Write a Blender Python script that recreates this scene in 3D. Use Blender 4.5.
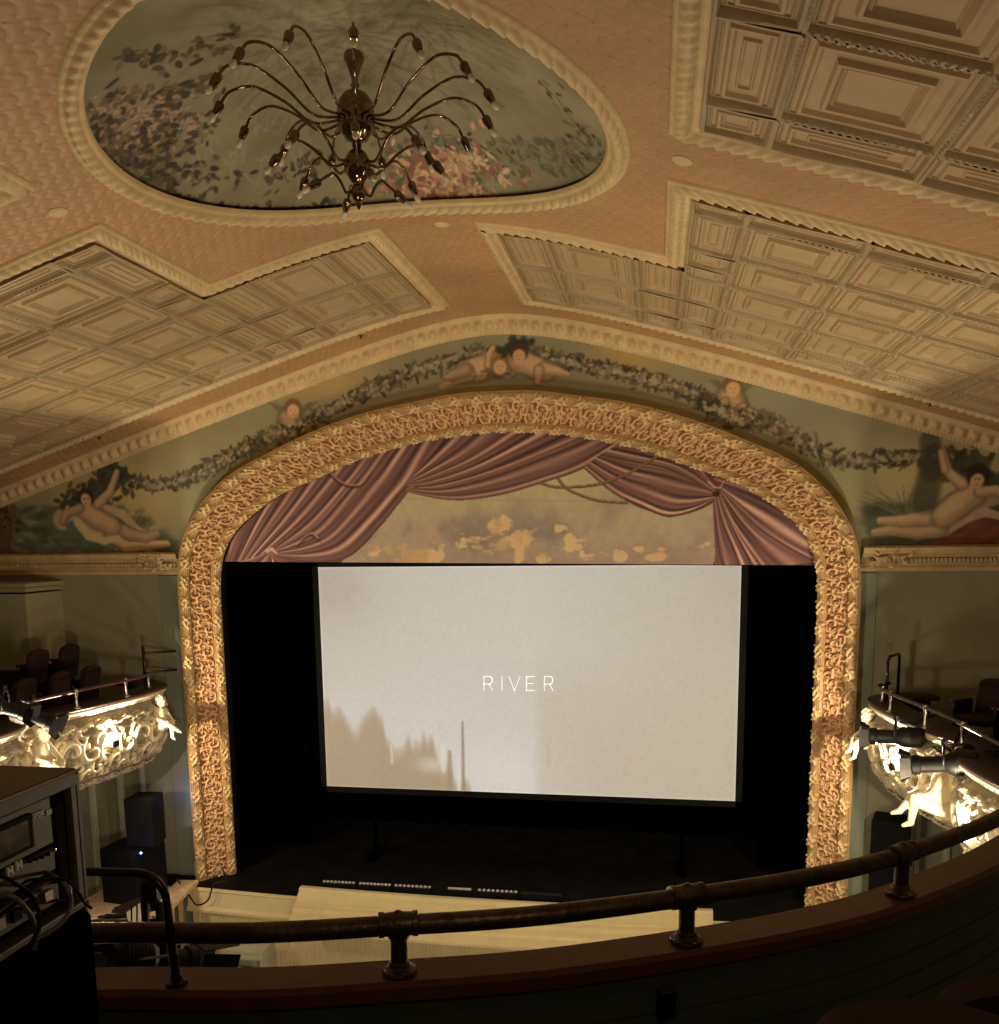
import bpy, math, random
import numpy as np
from mathutils import Vector, Matrix
for o in list(bpy.data.objects): bpy.data.objects.remove(o)
scene = bpy.context.scene
COL = scene.collection
PI = math.pi
R = random.Random(7)
NR = np.random.RandomState(5)

# ------------------------------------------------------------------ camera, world, light, exposure
FL, YAW, PIT, ROLL = 899.57, .1718, .1458, -.0121
EYE = np.array([2.2486, -12.8161, 5.4784]); CYO = 154.6
fwd = np.array([-math.sin(YAW)*math.cos(PIT), math.cos(YAW)*math.cos(PIT), -math.sin(PIT)])
rt0 = np.array([math.cos(YAW), math.sin(YAW), 0.]); up0 = np.cross(rt0, fwd)
RT = rt0*math.cos(ROLL)+up0*math.sin(ROLL); UP = -rt0*math.sin(ROLL)+up0*math.cos(ROLL)
cam_d = bpy.data.cameras.new('camera'); cam = bpy.data.objects.new('camera', cam_d); COL.objects.link(cam)
M = Matrix(((RT[0], UP[0], -fwd[0], EYE[0]), (RT[1], UP[1], -fwd[1], EYE[1]), (RT[2], UP[2], -fwd[2], EYE[2]), (0, 0, 0, 1)))
cam.matrix_world = M
cam_d.sensor_fit = 'VERTICAL'; cam_d.sensor_height = 36; cam_d.sensor_width = 36
cam_d.lens = FL/1024*36; cam_d.shift_y = CYO/1024; cam_d.clip_start = .05; cam_d.clip_end = 200
scene.camera = cam
w = bpy.data.worlds.new('world'); scene.world = w; w.use_nodes = True
w.node_tree.nodes['Background'].inputs[0].default_value = (.9, .75, .5, 1)
w.node_tree.nodes['Background'].inputs[1].default_value = .0
scene.view_settings.view_transform = 'Standard'; scene.view_settings.look = 'None'
scene.view_settings.exposure = .1; scene.view_settings.gamma = 1
scene.view_settings.use_curve_mapping = False

WARM = (1., .79, .54)
def lamp(name, typ, loc, power, col=WARM, size=.3, target=None, **k):
    l = bpy.data.lights.new(name, typ); l.energy = power; l.color = col
    if typ == 'AREA': l.size = size
    else: l.shadow_soft_size = size
    for a, b in k.items(): setattr(l, a, b)
    o = bpy.data.objects.new(name, l); COL.objects.link(o); o.location = loc
    if target is not None:
        o.rotation_euler = (Vector(target)-Vector(loc)).to_track_quat('-Z', 'Y').to_euler()
    return o
# unseen area lights added low in the hall to fill ceiling and arch
lamp('up_fill', 'AREA', (-3.2, -6.2, .6), 33, size=.35, target=(-2.0, -4.0, 8.0))
lamp('up_fill', 'AREA', (4.0, -6.2, .6), 52, size=.35, target=(3.2, -5.0, 7.8))
lamp('up_fill', 'AREA', (.8, -7.6, .8), 70, size=.5, target=(0, .6, 6.4))
lamp('front_fill', 'AREA', (.2, -9.4, 3.0), 112, size=.5, target=(0, 0, 1.2))  # unseen fill added to brighten the frame and apron
lamp('rack_fill', 'AREA', (3.3, -13.6, 6.9), 6.5, size=.3, target=(1.6, -11.6, 4.9), col=(1, .70, .40))  # added fill from behind the camera for rack, rail and cap

# ------------------------------------------------------------------ geometry of the hall
def ceil_z(x): return 8.52-.325*(np.sqrt(np.asarray(x, float)**2+1.44)-1.2)
def ray(u, v):
    a = (u-499.5)/FL; b = -(v-512-CYO)/FL
    return fwd+a*RT+b*UP
def at_y(u, v, y):
    r = ray(u, v); return EYE+(y-EYE[1])/r[1]*r
def at_z(u, v, z):
    r = ray(u, v); return EYE+(z-EYE[2])/r[2]*r
MED = (0.05, -6.0); MR = 1.855
def dome_z(x, y):
    r2 = ((x-MED[0])**2+(y-MED[1])**2)/MR**2
    return ceil_z(x)+.06+.5*np.clip(1-r2, 0, 1)
def at_dome(u, v):
    r = ray(u, v); t = 4.
    for _ in range(40):
        p = EYE+t*r; t += (dome_z(p[0], p[1])-p[2])/r[2]*.8
    return EYE+t*r

# ------------------------------------------------------------------ materials
def s2l(c):
    c = np.asarray(c, float); return np.where(c <= .04045, c/12.92, ((c+.055)/1.055)**2.4)
def lin(r, g, b): return tuple(float(x) for x in s2l(np.array([r, g, b])/255.))
# photographed tone -> pigment under the warm house light
PG = np.array([2.1, 2.35, 3.0])
def huclip(c):
    m = np.max(c, axis=-1, keepdims=True); return c*np.where(m > .85, .85/np.maximum(m, 1e-6), 1.)
def pig(r, g, b, k=1.): return tuple(float(x) for x in huclip(s2l(np.array([r, g, b])/255.)*PG*k))
MATS = {}
def mat(name, col, rough=.6, metal=0., nscale=6., namt=.12, bump=.0, bscale=40., emis=None, spec=.5):
    m = bpy.data.materials.new(name); m.use_nodes = True; nt = m.node_tree; b = nt.nodes['Principled BSDF']
    b.inputs['Roughness'].default_value = rough; b.inputs['Metallic'].default_value = metal
    b.inputs['Specular IOR Level'].default_value = spec
    tc = nt.nodes.new('ShaderNodeTexCoord'); n = nt.nodes.new('ShaderNodeTexNoise')
    n.inputs['Scale'].default_value = nscale; n.inputs['Detail'].default_value = 5
    nt.links.new(tc.outputs['Object'], n.inputs['Vector'])
    r = nt.nodes.new('ShaderNodeValToRGB')
    r.color_ramp.elements[0].position = .3; r.color_ramp.elements[1].position = .7
    r.color_ramp.elements[0].color = (*[max(0, c*(1-namt)) for c in col], 1)
    r.color_ramp.elements[1].color = (*[min(1, c*(1+namt)) for c in col], 1)
    nt.links.new(n.outputs['Fac'], r.inputs[0]); nt.links.new(r.outputs[0], b.inputs['Base Color'])
    if bump > 0:
        n2 = nt.nodes.new('ShaderNodeTexNoise'); n2.inputs['Scale'].default_value = bscale; n2.inputs['Detail'].default_value = 4
        nt.links.new(tc.outputs['Object'], n2.inputs['Vector'])
        bp = nt.nodes.new('ShaderNodeBump'); bp.inputs['Strength'].default_value = bump; bp.inputs['Distance'].default_value = .02
        nt.links.new(n2.outputs['Fac'], bp.inputs['Height']); nt.links.new(bp.outputs[0], b.inputs['Normal'])
    if emis:
        b.inputs['Emission Color'].default_value = (*emis[0], 1); b.inputs['Emission Strength'].default_value = emis[1]
    MATS[name] = m; return m
def vmat(name, rough=.75, metal=0., emit=0., bump=0., bscale=60., spec=.4):
    m = bpy.data.materials.new(name); m.use_nodes = True; nt = m.node_tree; b = nt.nodes['Principled BSDF']
    b.inputs['Roughness'].default_value = rough; b.inputs['Metallic'].default_value = metal
    b.inputs['Specular IOR Level'].default_value = spec
    a = nt.nodes.new('ShaderNodeAttribute'); a.attribute_name = 'Col'
    tc = nt.nodes.new('ShaderNodeTexCoord'); n = nt.nodes.new('ShaderNodeTexNoise')
    n.inputs['Scale'].default_value = bscale; n.inputs['Detail'].default_value = 4
    nt.links.new(tc.outputs['Object'], n.inputs['Vector'])
    if emit > 0:
        b.inputs['Base Color'].default_value = (.12, .12, .12, 1)
        nt.links.new(a.outputs['Color'], b.inputs['Emission Color']); b.inputs['Emission Strength'].default_value = emit
    else:
        mx = nt.nodes.new('ShaderNodeMix'); mx.data_type = 'RGBA'; mx.blend_type = 'MULTIPLY'; mx.inputs[0].default_value = .25
        nt.links.new(a.outputs['Color'], mx.inputs[6]); nt.links.new(n.outputs['Color'], mx.inputs[7])
        r = nt.nodes.new('ShaderNodeMapRange'); r.inputs[3].default_value = .8; r.inputs[4].default_value = 1.2
        nt.links.new(n.outputs['Fac'], r.inputs[0]); nt.links.new(r.outputs[0], mx.inputs[7])
        nt.links.new(mx.outputs[2], b.inputs['Base Color'])
    if bump:
        bp = nt.nodes.new('ShaderNodeBump'); bp.inputs['Strength'].default_value = bump; bp.inputs['Distance'].default_value = .01
        nt.links.new(n.outputs['Fac'], bp.inputs['Height']); nt.links.new(bp.outputs[0], b.inputs['Normal'])
    MATS[name] = m; return m
CREAM = pig(160, 134, 88)
mat('cream_plaster', CREAM, .55, bump=.15)
mat('tin_cream', pig(137, 113, 74), .45, namt=.06)
mat('tin_rib', pig(126, 106, 69), .4, namt=.08)
vmat('tin_paint', .5)
mat('wall_paint', pig(114, 107, 78), .7, nscale=1.5, namt=.1, bump=.05, bscale=8)
mat('wall_blue', pig(104, 104, 80), .7, nscale=1.5, namt=.08)
vmat('mural', .7); vmat('canvas', .8); vmat('gilt', .38, bump=.2, bscale=90); vmat('dome', .55); vmat('relief', .6)
vmat('screen_image', .9, emit=1.)
mat('relief_plaster', (.78, .69, .48), .55, bump=.1)
mat('wood_cap', lin(84, 46, 32), .4, nscale=12, namt=.25)
mat('box_cap', lin(52, 28, 22), .4, nscale=12, namt=.25)
mat('green_board', lin(66, 80, 64), .6, namt=.15)
mat('pipe', (.10, .075, .05), .38, .75, nscale=25, namt=.4, bump=.15, bscale=60)
mat('black_pipe', (.03, .026, .022), .25, .6, nscale=20, namt=.3)
mat('bronze', (.22, .15, .09), .13, .95, nscale=30, namt=.3)
mat('black', (.005, .005, .005), .75, namt=.2, spec=.15)
mat('black_cloth', (.0008, .0008, .0008), 1., spec=.0, namt=.3)
mat('stage_black', (.007, .006, .005), .7, spec=.1, namt=.5, nscale=3)
mat('black_metal', (.0035, .0035, .0035), .5, .1, namt=.3)
mat('dark_case', (.07, .055, .038), .5, spec=.4)
mat('panel_grey', (.075, .064, .04), .5, .2, namt=.15)
mat('steel', (.5, .46, .38), .25, .9, namt=.1)
mat('white_plastic', (.6, .58, .5), .5, namt=.05)
mat('glass_bulb', (.75, .68, .52), .12, 0, namt=.05)
mat('bench_wood', pig(185, 150, 104, 1.), .55, nscale=10, namt=.15)
mat('white_paint', pig(150, 146, 112, .9), .6, nscale=4, namt=.08)
mat('beadboard', (.86, .74, .42), .5, nscale=3, namt=.06)
mat('seat_red', lin(44, 22, 17), .9, nscale=20, namt=.3)
mat('carpet', (.02, .012, .01), .95)
mat('display', (.12, .09, .05), .1, 0, nscale=18, namt=.8)
mat('cable_grey', (.10, .09, .075), .5)
mat('glow', (1, .9, .7), .5, emis=((1, .74, .4), 18))
mat('led_blue', (.05, .1, 1), .5, emis=((.1, .2, 1), 22))
mat('flap_glow', pig(215, 185, 120), .5, emis=((1, .75, .35), .25))  # faint emission stands in for lamplight falling on the flap
mat('footlight_lens', (.65, .62, .55), .15, .2)
mat('title_glow', (1, 1, 1), .5, emis=((.66, .64, .60), 1.0))

# ------------------------------------------------------------------ mesh helpers
class MB:
    def __init__(s): s.v = []; s.f = []; s.c = []
    def add(s, vs, fs, col=None):
        n = len(s.v); s.v.extend([tuple(map(float, p)) for p in vs]); s.f.extend([tuple(i+n for i in f) for f in fs])
        s.c.extend([col or (1, 1, 1)]*len(vs) if not (isinstance(col, np.ndarray)) else [tuple(c) for c in col])
        return s
    def box(s, c, d, rz=0., rx=0., ry=0., bev=0.):
        m = Matrix.Translation(c) @ Matrix.Rotation(rz, 4, 'Z') @ Matrix.Rotation(ry, 4, 'Y') @ Matrix.Rotation(rx, 4, 'X')
        hx, hy, hz = d[0]/2, d[1]/2, d[2]/2; b = min(bev, hx*.6, hy*.6, hz*.6)
        if b <= 0:
            P = [(x, y, z) for z in (-hz, hz) for y in (-hy, hy) for x in (-hx, hx)]
            F = [(0, 2, 3, 1), (4, 5, 7, 6), (0, 1, 5, 4), (2, 6, 7, 3), (0, 4, 6, 2), (1, 3, 7, 5)]
        else:
            P = []; F = []
            ring = lambda x, y, z: [(-x+b, -y, z), (x-b, -y, z), (x, -y+b, z), (x, y-b, z), (x-b, y, z), (-x+b, y, z), (-x, y-b, z), (-x, -y+b, z)]
            P += ring(hx-b, hy-b, -hz); P += ring(hx, hy, -hz+b); P += ring(hx, hy, hz-b); P += ring(hx-b, hy-b, hz)
            for k in range(3):
                for i in range(8): F.append((k*8+i, k*8+(i+1) % 8, k*8+8+(i+1) % 8, k*8+8+i))
            F.append(tuple(range(7, -1, -1))); F.append(tuple(range(24, 32)))
        return s.add([m @ Vector(p) for p in P], F)
    def tube(s, pts, r, n=8, caps=True, closed=False):
        pts = [Vector(p) for p in pts]; N = len(pts)
        rr = r if hasattr(r, '__len__') else [r]*N
        vs = []; fs = []; prev = None
        for i, p in enumerate(pts):
            a = pts[i-1] if (i > 0 or closed) else p; b = pts[(i+1) % N] if (i < N-1 or closed) else p
            t = (b-a).normalized()
            if prev is None:
                u = t.orthogonal().normalized()
            else:
                u = (prev-t*prev.dot(t))
                u = u.normalized() if u.length > 1e-6 else t.orthogonal().normalized()
            prev = u; w_ = t.cross(u)
            for k in range(n):
                q = 2*PI*k/n; vs.append(p+(u*math.cos(q)+w_*math.sin(q))*rr[i])
        for i in range(N if closed else N-1):
            for k in range(n):
                j = (i+1) % N; fs.append((i*n+k, i*n+(k+1) % n, j*n+(k+1) % n, j*n+k))
        if caps and not closed:
            fs.append(tuple(range(n-1, -1, -1))); fs.append(tuple((N-1)*n+k for k in range(n)))
        return s.add(vs, fs)
    def lathe(s, prof, n=20, c=(0, 0, 0), axis=(0, 0, 1)):
        q = Vector((0, 0, 1)).rotation_difference(Vector(axis)); vs = []; fs = []
        for (r, z) in prof:
            for k in range(n):
                a = 2*PI*k/n; vs.append(q @ Vector((r*math.cos(a), r*math.sin(a), z))+Vector(c))
        for i in range(len(prof)-1):
            for k in range(n): fs.append((i*n+k, i*n+(k+1) % n, (i+1)*n+(k+1) % n, (i+1)*n+k))
        if prof[0][0] > 1e-4: fs.append(tuple(range(n-1, -1, -1)))
        if prof[-1][0] > 1e-4: fs.append(tuple((len(prof)-1)*n+k for k in range(n)))
        return s.add(vs, fs)
    def ell(s, c, r, n=12, m=8, rot=None):
        vs = []; fs = []; r = r if hasattr(r, '__len__') else (r, r, r)
        for i in range(m+1):
            p = PI*i/m
            for k in range(n):
                a = 2*PI*k/n; v = Vector((r[0]*math.sin(p)*math.cos(a), r[1]*math.sin(p)*math.sin(a), r[2]*math.cos(p)))
                if rot is not None: v = rot @ v
                vs.append(v+Vector(c))
        for i in range(m):
            for k in range(n): fs.append((i*n+k, (i+1)*n+k, (i+1)*n+(k+1) % n, i*n+(k+1) % n))
        return s.add(vs, fs)
    def cap(s, a, b, ra, rb, n=10):
        a = Vector(a); b = Vector(b); L = (b-a).length
        prof = [(ra*math.sin(t), -ra*math.cos(t)) for t in np.linspace(.02, PI/2, 5)]+[(rb*math.cos(t), L+rb*math.sin(t)) for t in np.linspace(0, PI/2-.02, 5)]
        return s.lathe(prof, n, a, (b-a).normalized() if L > 1e-6 else (0, 0, 1))
    def prism(s, poly, z0, z1):
        n = len(poly)
        return s.add([(x, y, z0) for x, y in poly]+[(x, y, z1) for x, y in poly], [tuple(range(n-1, -1, -1)), tuple(range(n, 2*n))]+[(i, (i+1) % n, n+(i+1) % n, n+i) for i in range(n)])
    def grid(s, P, col=None, closed_u=False):
        nu, nv = P.shape[:2]; fs = []
        for i in range(nu if closed_u else nu-1):
            for j in range(nv-1):
                a = i*nv+j; b = ((i+1) % nu)*nv+j; fs.append((a, b, b+1, a+1))
        return s.add(P.reshape(-1, 3), fs, col.reshape(-1, 3) if col is not None else None)
    def build(s, name, m, parent=None, smooth=False, color=False):
        me = bpy.data.meshes.new(name); me.from_pydata(s.v, [], s.f); me.materials.append(MATS[m])
        if color:
            at = me.color_attributes.new('Col', 'FLOAT_COLOR', 'POINT')
            c = np.ones((len(s.v), 4), np.float32); c[:, :3] = np.array(s.c); at.data.foreach_set('color', c.ravel())
        me.validate(); me.update()
        if smooth:
            me.polygons.foreach_set('use_smooth', [True]*len(me.polygons))
            if smooth != True: me.set_sharp_from_angle(angle=smooth)
        o = bpy.data.objects.new(name, me); COL.objects.link(o)
        if parent:
            o.parent = parent; 
            if parent.type == 'EMPTY' or True: o.matrix_parent_inverse = Matrix.Translation(-root_loc(parent))
        return o
SH = math.radians(35)
def root_loc(o):
    return Vector(o.location)      # meshes are modelled in world coordinates, only the roots are offset
def fast_grid(name, m, P, colr, parent=None, smooth=True):
    nu, nv = P.shape[:2]
    me = bpy.data.meshes.new(name)
    i, j = np.meshgrid(np.arange(nu-1), np.arange(nv-1), indexing='ij'); a = (i*nv+j).ravel()
    F = np.stack([a, a+nv, a+nv+1, a+1], 1)
    me.from_pydata(P.reshape(-1, 3).tolist(), [], F.tolist()); me.materials.append(MATS[m])
    if colr is not None:
        at = me.color_attributes.new('Col', 'FLOAT_COLOR', 'POINT'); c = np.ones((nu*nv, 4), np.float32); c[:, :3] = colr.reshape(-1, 3)
        at.data.foreach_set('color', c.ravel())
    me.update()
    if smooth: me.polygons.foreach_set('use_smooth', [True]*len(me.polygons))
    o = bpy.data.objects.new(name, me); COL.objects.link(o)
    if parent: o.parent = parent; o.matrix_parent_inverse = Matrix.Translation(-root_loc(parent))
    return o
def thing(name, label, cat, loc=(0, 0, 0), group=None):
    o = bpy.data.objects.new(name, None); COL.objects.link(o); o.location = loc; o.empty_display_size = .1
    o['label'] = label; o['category'] = cat
    if group: o['group'] = group
    return o
def tag(o, label, cat, group=None):
    o['label'] = label; o['category'] = cat
    if group: o['group'] = group
    return o
def struct(o, label=None):
    o['kind'] = 'structure'
    if label: o['label'] = label
    return o
def smooth_path(pts, n=8):
    P = [np.array(p, float) for p in pts]; out = []
    for i in range(len(P)-1):
        p0 = P[max(i-1, 0)]; p1 = P[i]; p2 = P[i+1]; p3 = P[min(i+2, len(P)-1)]
        for k in range(n):
            t = k/n
            out.append(.5*((2*p1)+(-p0+p2)*t+(2*p0-5*p1+4*p2-p3)*t*t+(-p0+3*p1-3*p2+p3)*t**3))
    out.append(P[-1]); return np.array(out)
def resample(P, d):
    P = np.asarray(P, float); L = np.r_[0, np.cumsum(np.linalg.norm(np.diff(P, axis=0), axis=1))]
    n = max(2, int(L[-1]/d)+1); t = np.linspace(0, L[-1], n)
    return np.stack([np.interp(t, L, P[:, k]) for k in range(P.shape[1])], 1), t

# ------------------------------------------------------------------ paint helper (pigment laid on walls and canvases)
def fbm(shape, cell, seed=0, octv=5):
    rs = np.random.RandomState(seed); out = np.zeros(shape); amp = 1; tot = 0
    for o in range(octv):
        c = max(2, cell/2**o); gy = int(shape[0]/c)+3; gx = int(shape[1]/c)+3; g = rs.rand(gy, gx)
        y = np.arange(shape[0])/c; x = np.arange(shape[1])/c
        yi = y.astype(int); xi = x.astype(int); fy = (y-yi)[:, None]; fx = (x-xi)[None]
        fy = fy*fy*(3-2*fy); fx = fx*fx*(3-2*fx)
        v = (g[yi][:, xi]*(1-fy)+g[yi+1][:, xi]*fy)*(1-fx)+(g[yi][:, xi+1]*(1-fy)+g[yi+1][:, xi+1]*fy)*fx
        out += v*amp; tot += amp; amp *= .55
        if c <= 2: break
    return out/tot
class Paint:
    def __init__(s, x0, x1, y0, y1, res, base):
        s.x0, s.y0, s.res = x0, y0, res; s.nx = int((x1-x0)/res)+2; s.ny = int((y1-y0)/res)+2
        s.A = np.zeros((s.ny, s.nx, 3))+np.array(base, float)
        s.X = x0+np.arange(s.nx)*res; s.Y = y0+np.arange(s.ny)*res
    def win(s, xa, xb, ya, yb):
        i0 = max(0, int((xa-s.x0)/s.res)); i1 = min(s.nx, int((xb-s.x0)/s.res)+2)
        j0 = max(0, int((ya-s.y0)/s.res)); j1 = min(s.ny, int((yb-s.y0)/s.res)+2)
        if i1 <= i0 or j1 <= j0: return None
        return slice(j0, j1), slice(i0, i1), s.X[i0:i1][None], s.Y[j0:j1][:, None]
    def mix(s, sl, a, col):
        a = a[..., None]; s.A[sl] = s.A[sl]*(1-a)+np.array(col, float)*a
    def blob(s, x, y, rx, ry, ang, col, al=1., soft=.3):
        r = max(rx, ry)*(1+soft); w_ = s.win(x-r, x+r, y-r, y+r)
        if w_ is None: return
        c, sn = math.cos(ang), math.sin(ang); dx = w_[2]-x; dy = w_[3]-y
        d = np.sqrt(((dx*c+dy*sn)/rx)**2+((-dx*sn+dy*c)/ry)**2)
        s.mix((w_[0], w_[1]), np.clip((1+soft/2-d)/max(soft, 1e-3), 0, 1)*al, col)
    def stroke(s, pts, w0, w1, col, al=1., soft=.35):
        for i in range(len(pts)-1):
            p = np.array(pts[i][:2], float); q = np.array(pts[i+1][:2], float); n = len(pts)-1
            wa = w0+(w1-w0)*i/n; wb = w0+(w1-w0)*(i+1)/n; W = max(wa, wb)*(1+soft)
            w_ = s.win(min(p[0], q[0])-W, max(p[0], q[0])+W, min(p[1], q[1])-W, max(p[1], q[1])+W)
            if w_ is None: continue
            e = q-p; L = max(e@e, 1e-9); t = np.clip(((w_[2]-p[0])*e[0]+(w_[3]-p[1])*e[1])/L, 0, 1)
            d = np.hypot(w_[2]-p[0]-t*e[0], w_[3]-p[1]-t*e[1])/(wa+(wb-wa)*t)
            a = np.clip((1+soft/2-d)/max(soft, 1e-3), 0, 1)*al
            s.mix((w_[0], w_[1]), a, col)
    def limb(s, pts, w0, w1, col):
        c = np.array(col, float)
        s.stroke(pts, w0*1.12, w1*1.12, c*np.array([.42, .40, .42]), .8, .5)
        s.stroke(pts, w0, w1, c*.82, 1, .35)
        o = [(p[0]-w0*.12, p[1]+w0*.22) for p in pts]; s.stroke(o, w0*.6, w1*.6, c, .9, .9)
    def sample(s, x, y):
        fx = np.clip((x-s.x0)/s.res, 0, s.nx-1.001); fy = np.clip((y-s.y0)/s.res, 0, s.ny-1.001)
        i = fx.astype(int); j = fy.astype(int); a = (fx-i)[..., None]; b = (fy-j)[..., None]
        A = s.A; return (A[j, i]*(1-a)+A[j, i+1]*a)*(1-b)+(A[j+1, i]*(1-a)+A[j+1, i+1]*a)*b
def to_pig(c, k=1.): return huclip(s2l(np.clip(c, 0, 255)/255.)*PG*k)

# ================================================================== CEILING
CX = lambda x, y, h=0.: (x, y, float(ceil_z(x))-h)
def ceiling_mat():
    m = bpy.data.materials.new('pink_lincrusta'); m.use_nodes = True; nt = m.node_tree; b = nt.nodes['Principled BSDF']; L = nt.links
    b.inputs['Roughness'].default_value = .5
    tc = nt.nodes.new('ShaderNodeTexCoord'); sep = nt.nodes.new('ShaderNodeSeparateXYZ'); L.new(tc.outputs['Object'], sep.inputs[0])
    def mth(op, a, b_=None):
        n = nt.nodes.new('ShaderNodeMath'); n.operation = op
        for i, v in enumerate((a, b_)):
            if v is None: continue
            if isinstance(v, (int, float)): n.inputs[i].default_value = v
            else: L.new(v, n.inputs[i])
        return n.outputs[0]
    kx, ky = 2*PI/.17, 2*PI/.13
    sx = mth('MULTIPLY', sep.outputs[0], kx); sy = mth('MULTIPLY', sep.outputs[1], ky)
    lat = mth('ADD', mth('COSINE', mth('ADD', sx, mth('MULTIPLY', mth('SINE', sy), .8))), mth('COSINE', mth('ADD', mth('MULTIPLY', sy, .5), mth('MULTIPLY', sx, .5))))
    lat2 = mth('ABSOLUTE', mth('COSINE', mth('ADD', mth('MULTIPLY', sy, .5), mth('MULTIPLY', sx, -.5))))
    h = mth('ADD', mth('ABSOLUTE', lat), mth('MULTIPLY', lat2, .8))
    line = nt.nodes.new('ShaderNodeMapRange'); line.inputs[1].default_value = .0; line.inputs[2].default_value = .55; line.inputs[3].default_value = 1; line.inputs[4].default_value = 0
    L.new(mth('ABSOLUTE', lat), line.inputs[0])
    v = nt.nodes.new('ShaderNodeTexVoronoi'); v.inputs['Scale'].default_value = 17; L.new(tc.outputs['Object'], v.inputs['Vector'])
    dot = nt.nodes.new('ShaderNodeMapRange'); dot.inputs[1].default_value = .12; dot.inputs[2].default_value = .24; dot.inputs[3].default_value = 1; dot.inputs[4].default_value = 0
    L.new(v.outputs['Distance'], dot.inputs[0])
    mask = mth('MULTIPLY', dot.outputs[0], line.outputs[0])
    n = nt.nodes.new('ShaderNodeTexNoise'); n.inputs['Scale'].default_value = 1.2; n.inputs['Detail'].default_value = 5; L.new(tc.outputs['Object'], n.inputs[0])
    r = nt.nodes.new('ShaderNodeValToRGB'); r.color_ramp.elements[0].position = .3; r.color_ramp.elements[1].position = .7
    r.color_ramp.elements[0].color = (*pig(131, 97, 59), 1); r.color_ramp.elements[1].color = (*pig(144, 107, 65), 1)
    L.new(n.outputs[0], r.inputs[0])
    mx = nt.nodes.new('ShaderNodeMix'); mx.data_type = 'RGBA'; L.new(r.outputs[0], mx.inputs[6]); mx.inputs[7].default_value = (*pig(112, 82, 54), 1)
    f = mth('MINIMUM', mth('ADD', mth('MULTIPLY', mask, .7), mth('MULTIPLY', line.outputs[0], .22)), .8)
    L.new(f, mx.inputs[0]); L.new(mx.outputs[2], b.inputs['Base Color'])
    bp = nt.nodes.new('ShaderNodeBump'); bp.inputs['Strength'].default_value = .5; bp.inputs['Distance'].default_value = .012
    L.new(mth('SUBTRACT', h, mth('MULTIPLY', mask, 1.5)), bp.inputs['Height']); L.new(bp.outputs[0], b.inputs['Normal'])
    MATS['pink'] = m
ceiling_mat()
def build_ceiling():
    q = 2.1; n = 40; d = 2*q/n; mb = MB()
    def patch(xa, xb, ya, yb):
        X = np.linspace(xa, xb, max(2, int(round((xb-xa)/d))+1)); Y = np.linspace(ya, yb, max(2, int(round((yb-ya)/.5))+1))
        P = np.zeros((len(X), len(Y), 3)); P[..., 0] = X[:, None]; P[..., 1] = Y[None]; P[..., 2] = ceil_z(P[..., 0]); mb.grid(P)
    x0, x1, y0, y1 = MED[0]-q, MED[0]+q, MED[1]-q, MED[1]+q
    patch(-11, x0, -16, .3); patch(x1, 11, -16, .3); patch(x0, x1, y1, .3); patch(x0, x1, -16, y0)
    ring = []
    for k in range(n): ring.append((x0+k*d, y0))
    for k in range(n): ring.append((x1, y0+k*d))
    for k in range(n): ring.append((x1-k*d, y1))
    for k in range(n): ring.append((x0, y1-k*d))
    P = np.zeros((len(ring), 6, 3))
    for i, (x, y) in enumerate(ring):
        a = math.atan2(y-MED[1], x-MED[0]); cx_, cy_ = MED[0]+MR*math.cos(a), MED[1]+MR*math.sin(a)
        for j in range(6):
            t = j/5; P[i, j, :2] = (cx_*(1-t)+x*t, cy_*(1-t)+y*t)
    P[..., 2] = ceil_z(P[..., 0]); mb.grid(P, closed_u=True)
    struct(mb.build('ceiling', 'pink', smooth=True), 'pink embossed ceiling, shallow vault over the hall')
build_ceiling()

def ceil_sweep(mb, poly, prof, res=.1, closed=True, orn=None, col=None):
    """prof: list of (inward offset, drop); poly CCW plan polygon; orn(s, o)->extra drop"""
    V = [np.array(p, float) for p in poly]; n = len(V); mit = []
    for i in range(n):
        a = V[i-1] if (closed or i > 0) else None; b = V[(i+1) % n] if (closed or i < n-1) else None
        na = nb = None
        if a is not None: e = V[i]-a; e = e/np.linalg.norm(e); na = np.array([-e[1], e[0]])
        if b is not None: e = b-V[i]; e = e/np.linalg.norm(e); nb = np.array([-e[1], e[0]])
        if na is None: mit.append(nb)
        elif nb is None: mit.append(na)
        else: m_ = na+nb; mit.append(m_/max(.3, (m_@na)))
    S = 0; prev_len = 0; rows = []
    segs = n if closed else n-1
    for i in range(segs):
        j = (i+1) % n; L = np.linalg.norm(V[j]-V[i]); k = max(1, int(L/res))
        for t in np.linspace(0, 1, k+1)[(0 if i == 0 else 1):]:
            row = []
            for (o, h) in prof:
                p = (V[i]+o*mit[i])*(1-t)+(V[j]+o*mit[j])*t
                hh = h+(orn(S+L*t, o) if orn else 0)
                row.append((p[0], p[1], ceil_z(p[0])-hh))
            rows.append(row)
        S += L
    P = np.array(rows); mb.grid(P, np.full(P.shape, 1.)*np.array(col) if col is not None else None)

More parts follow.
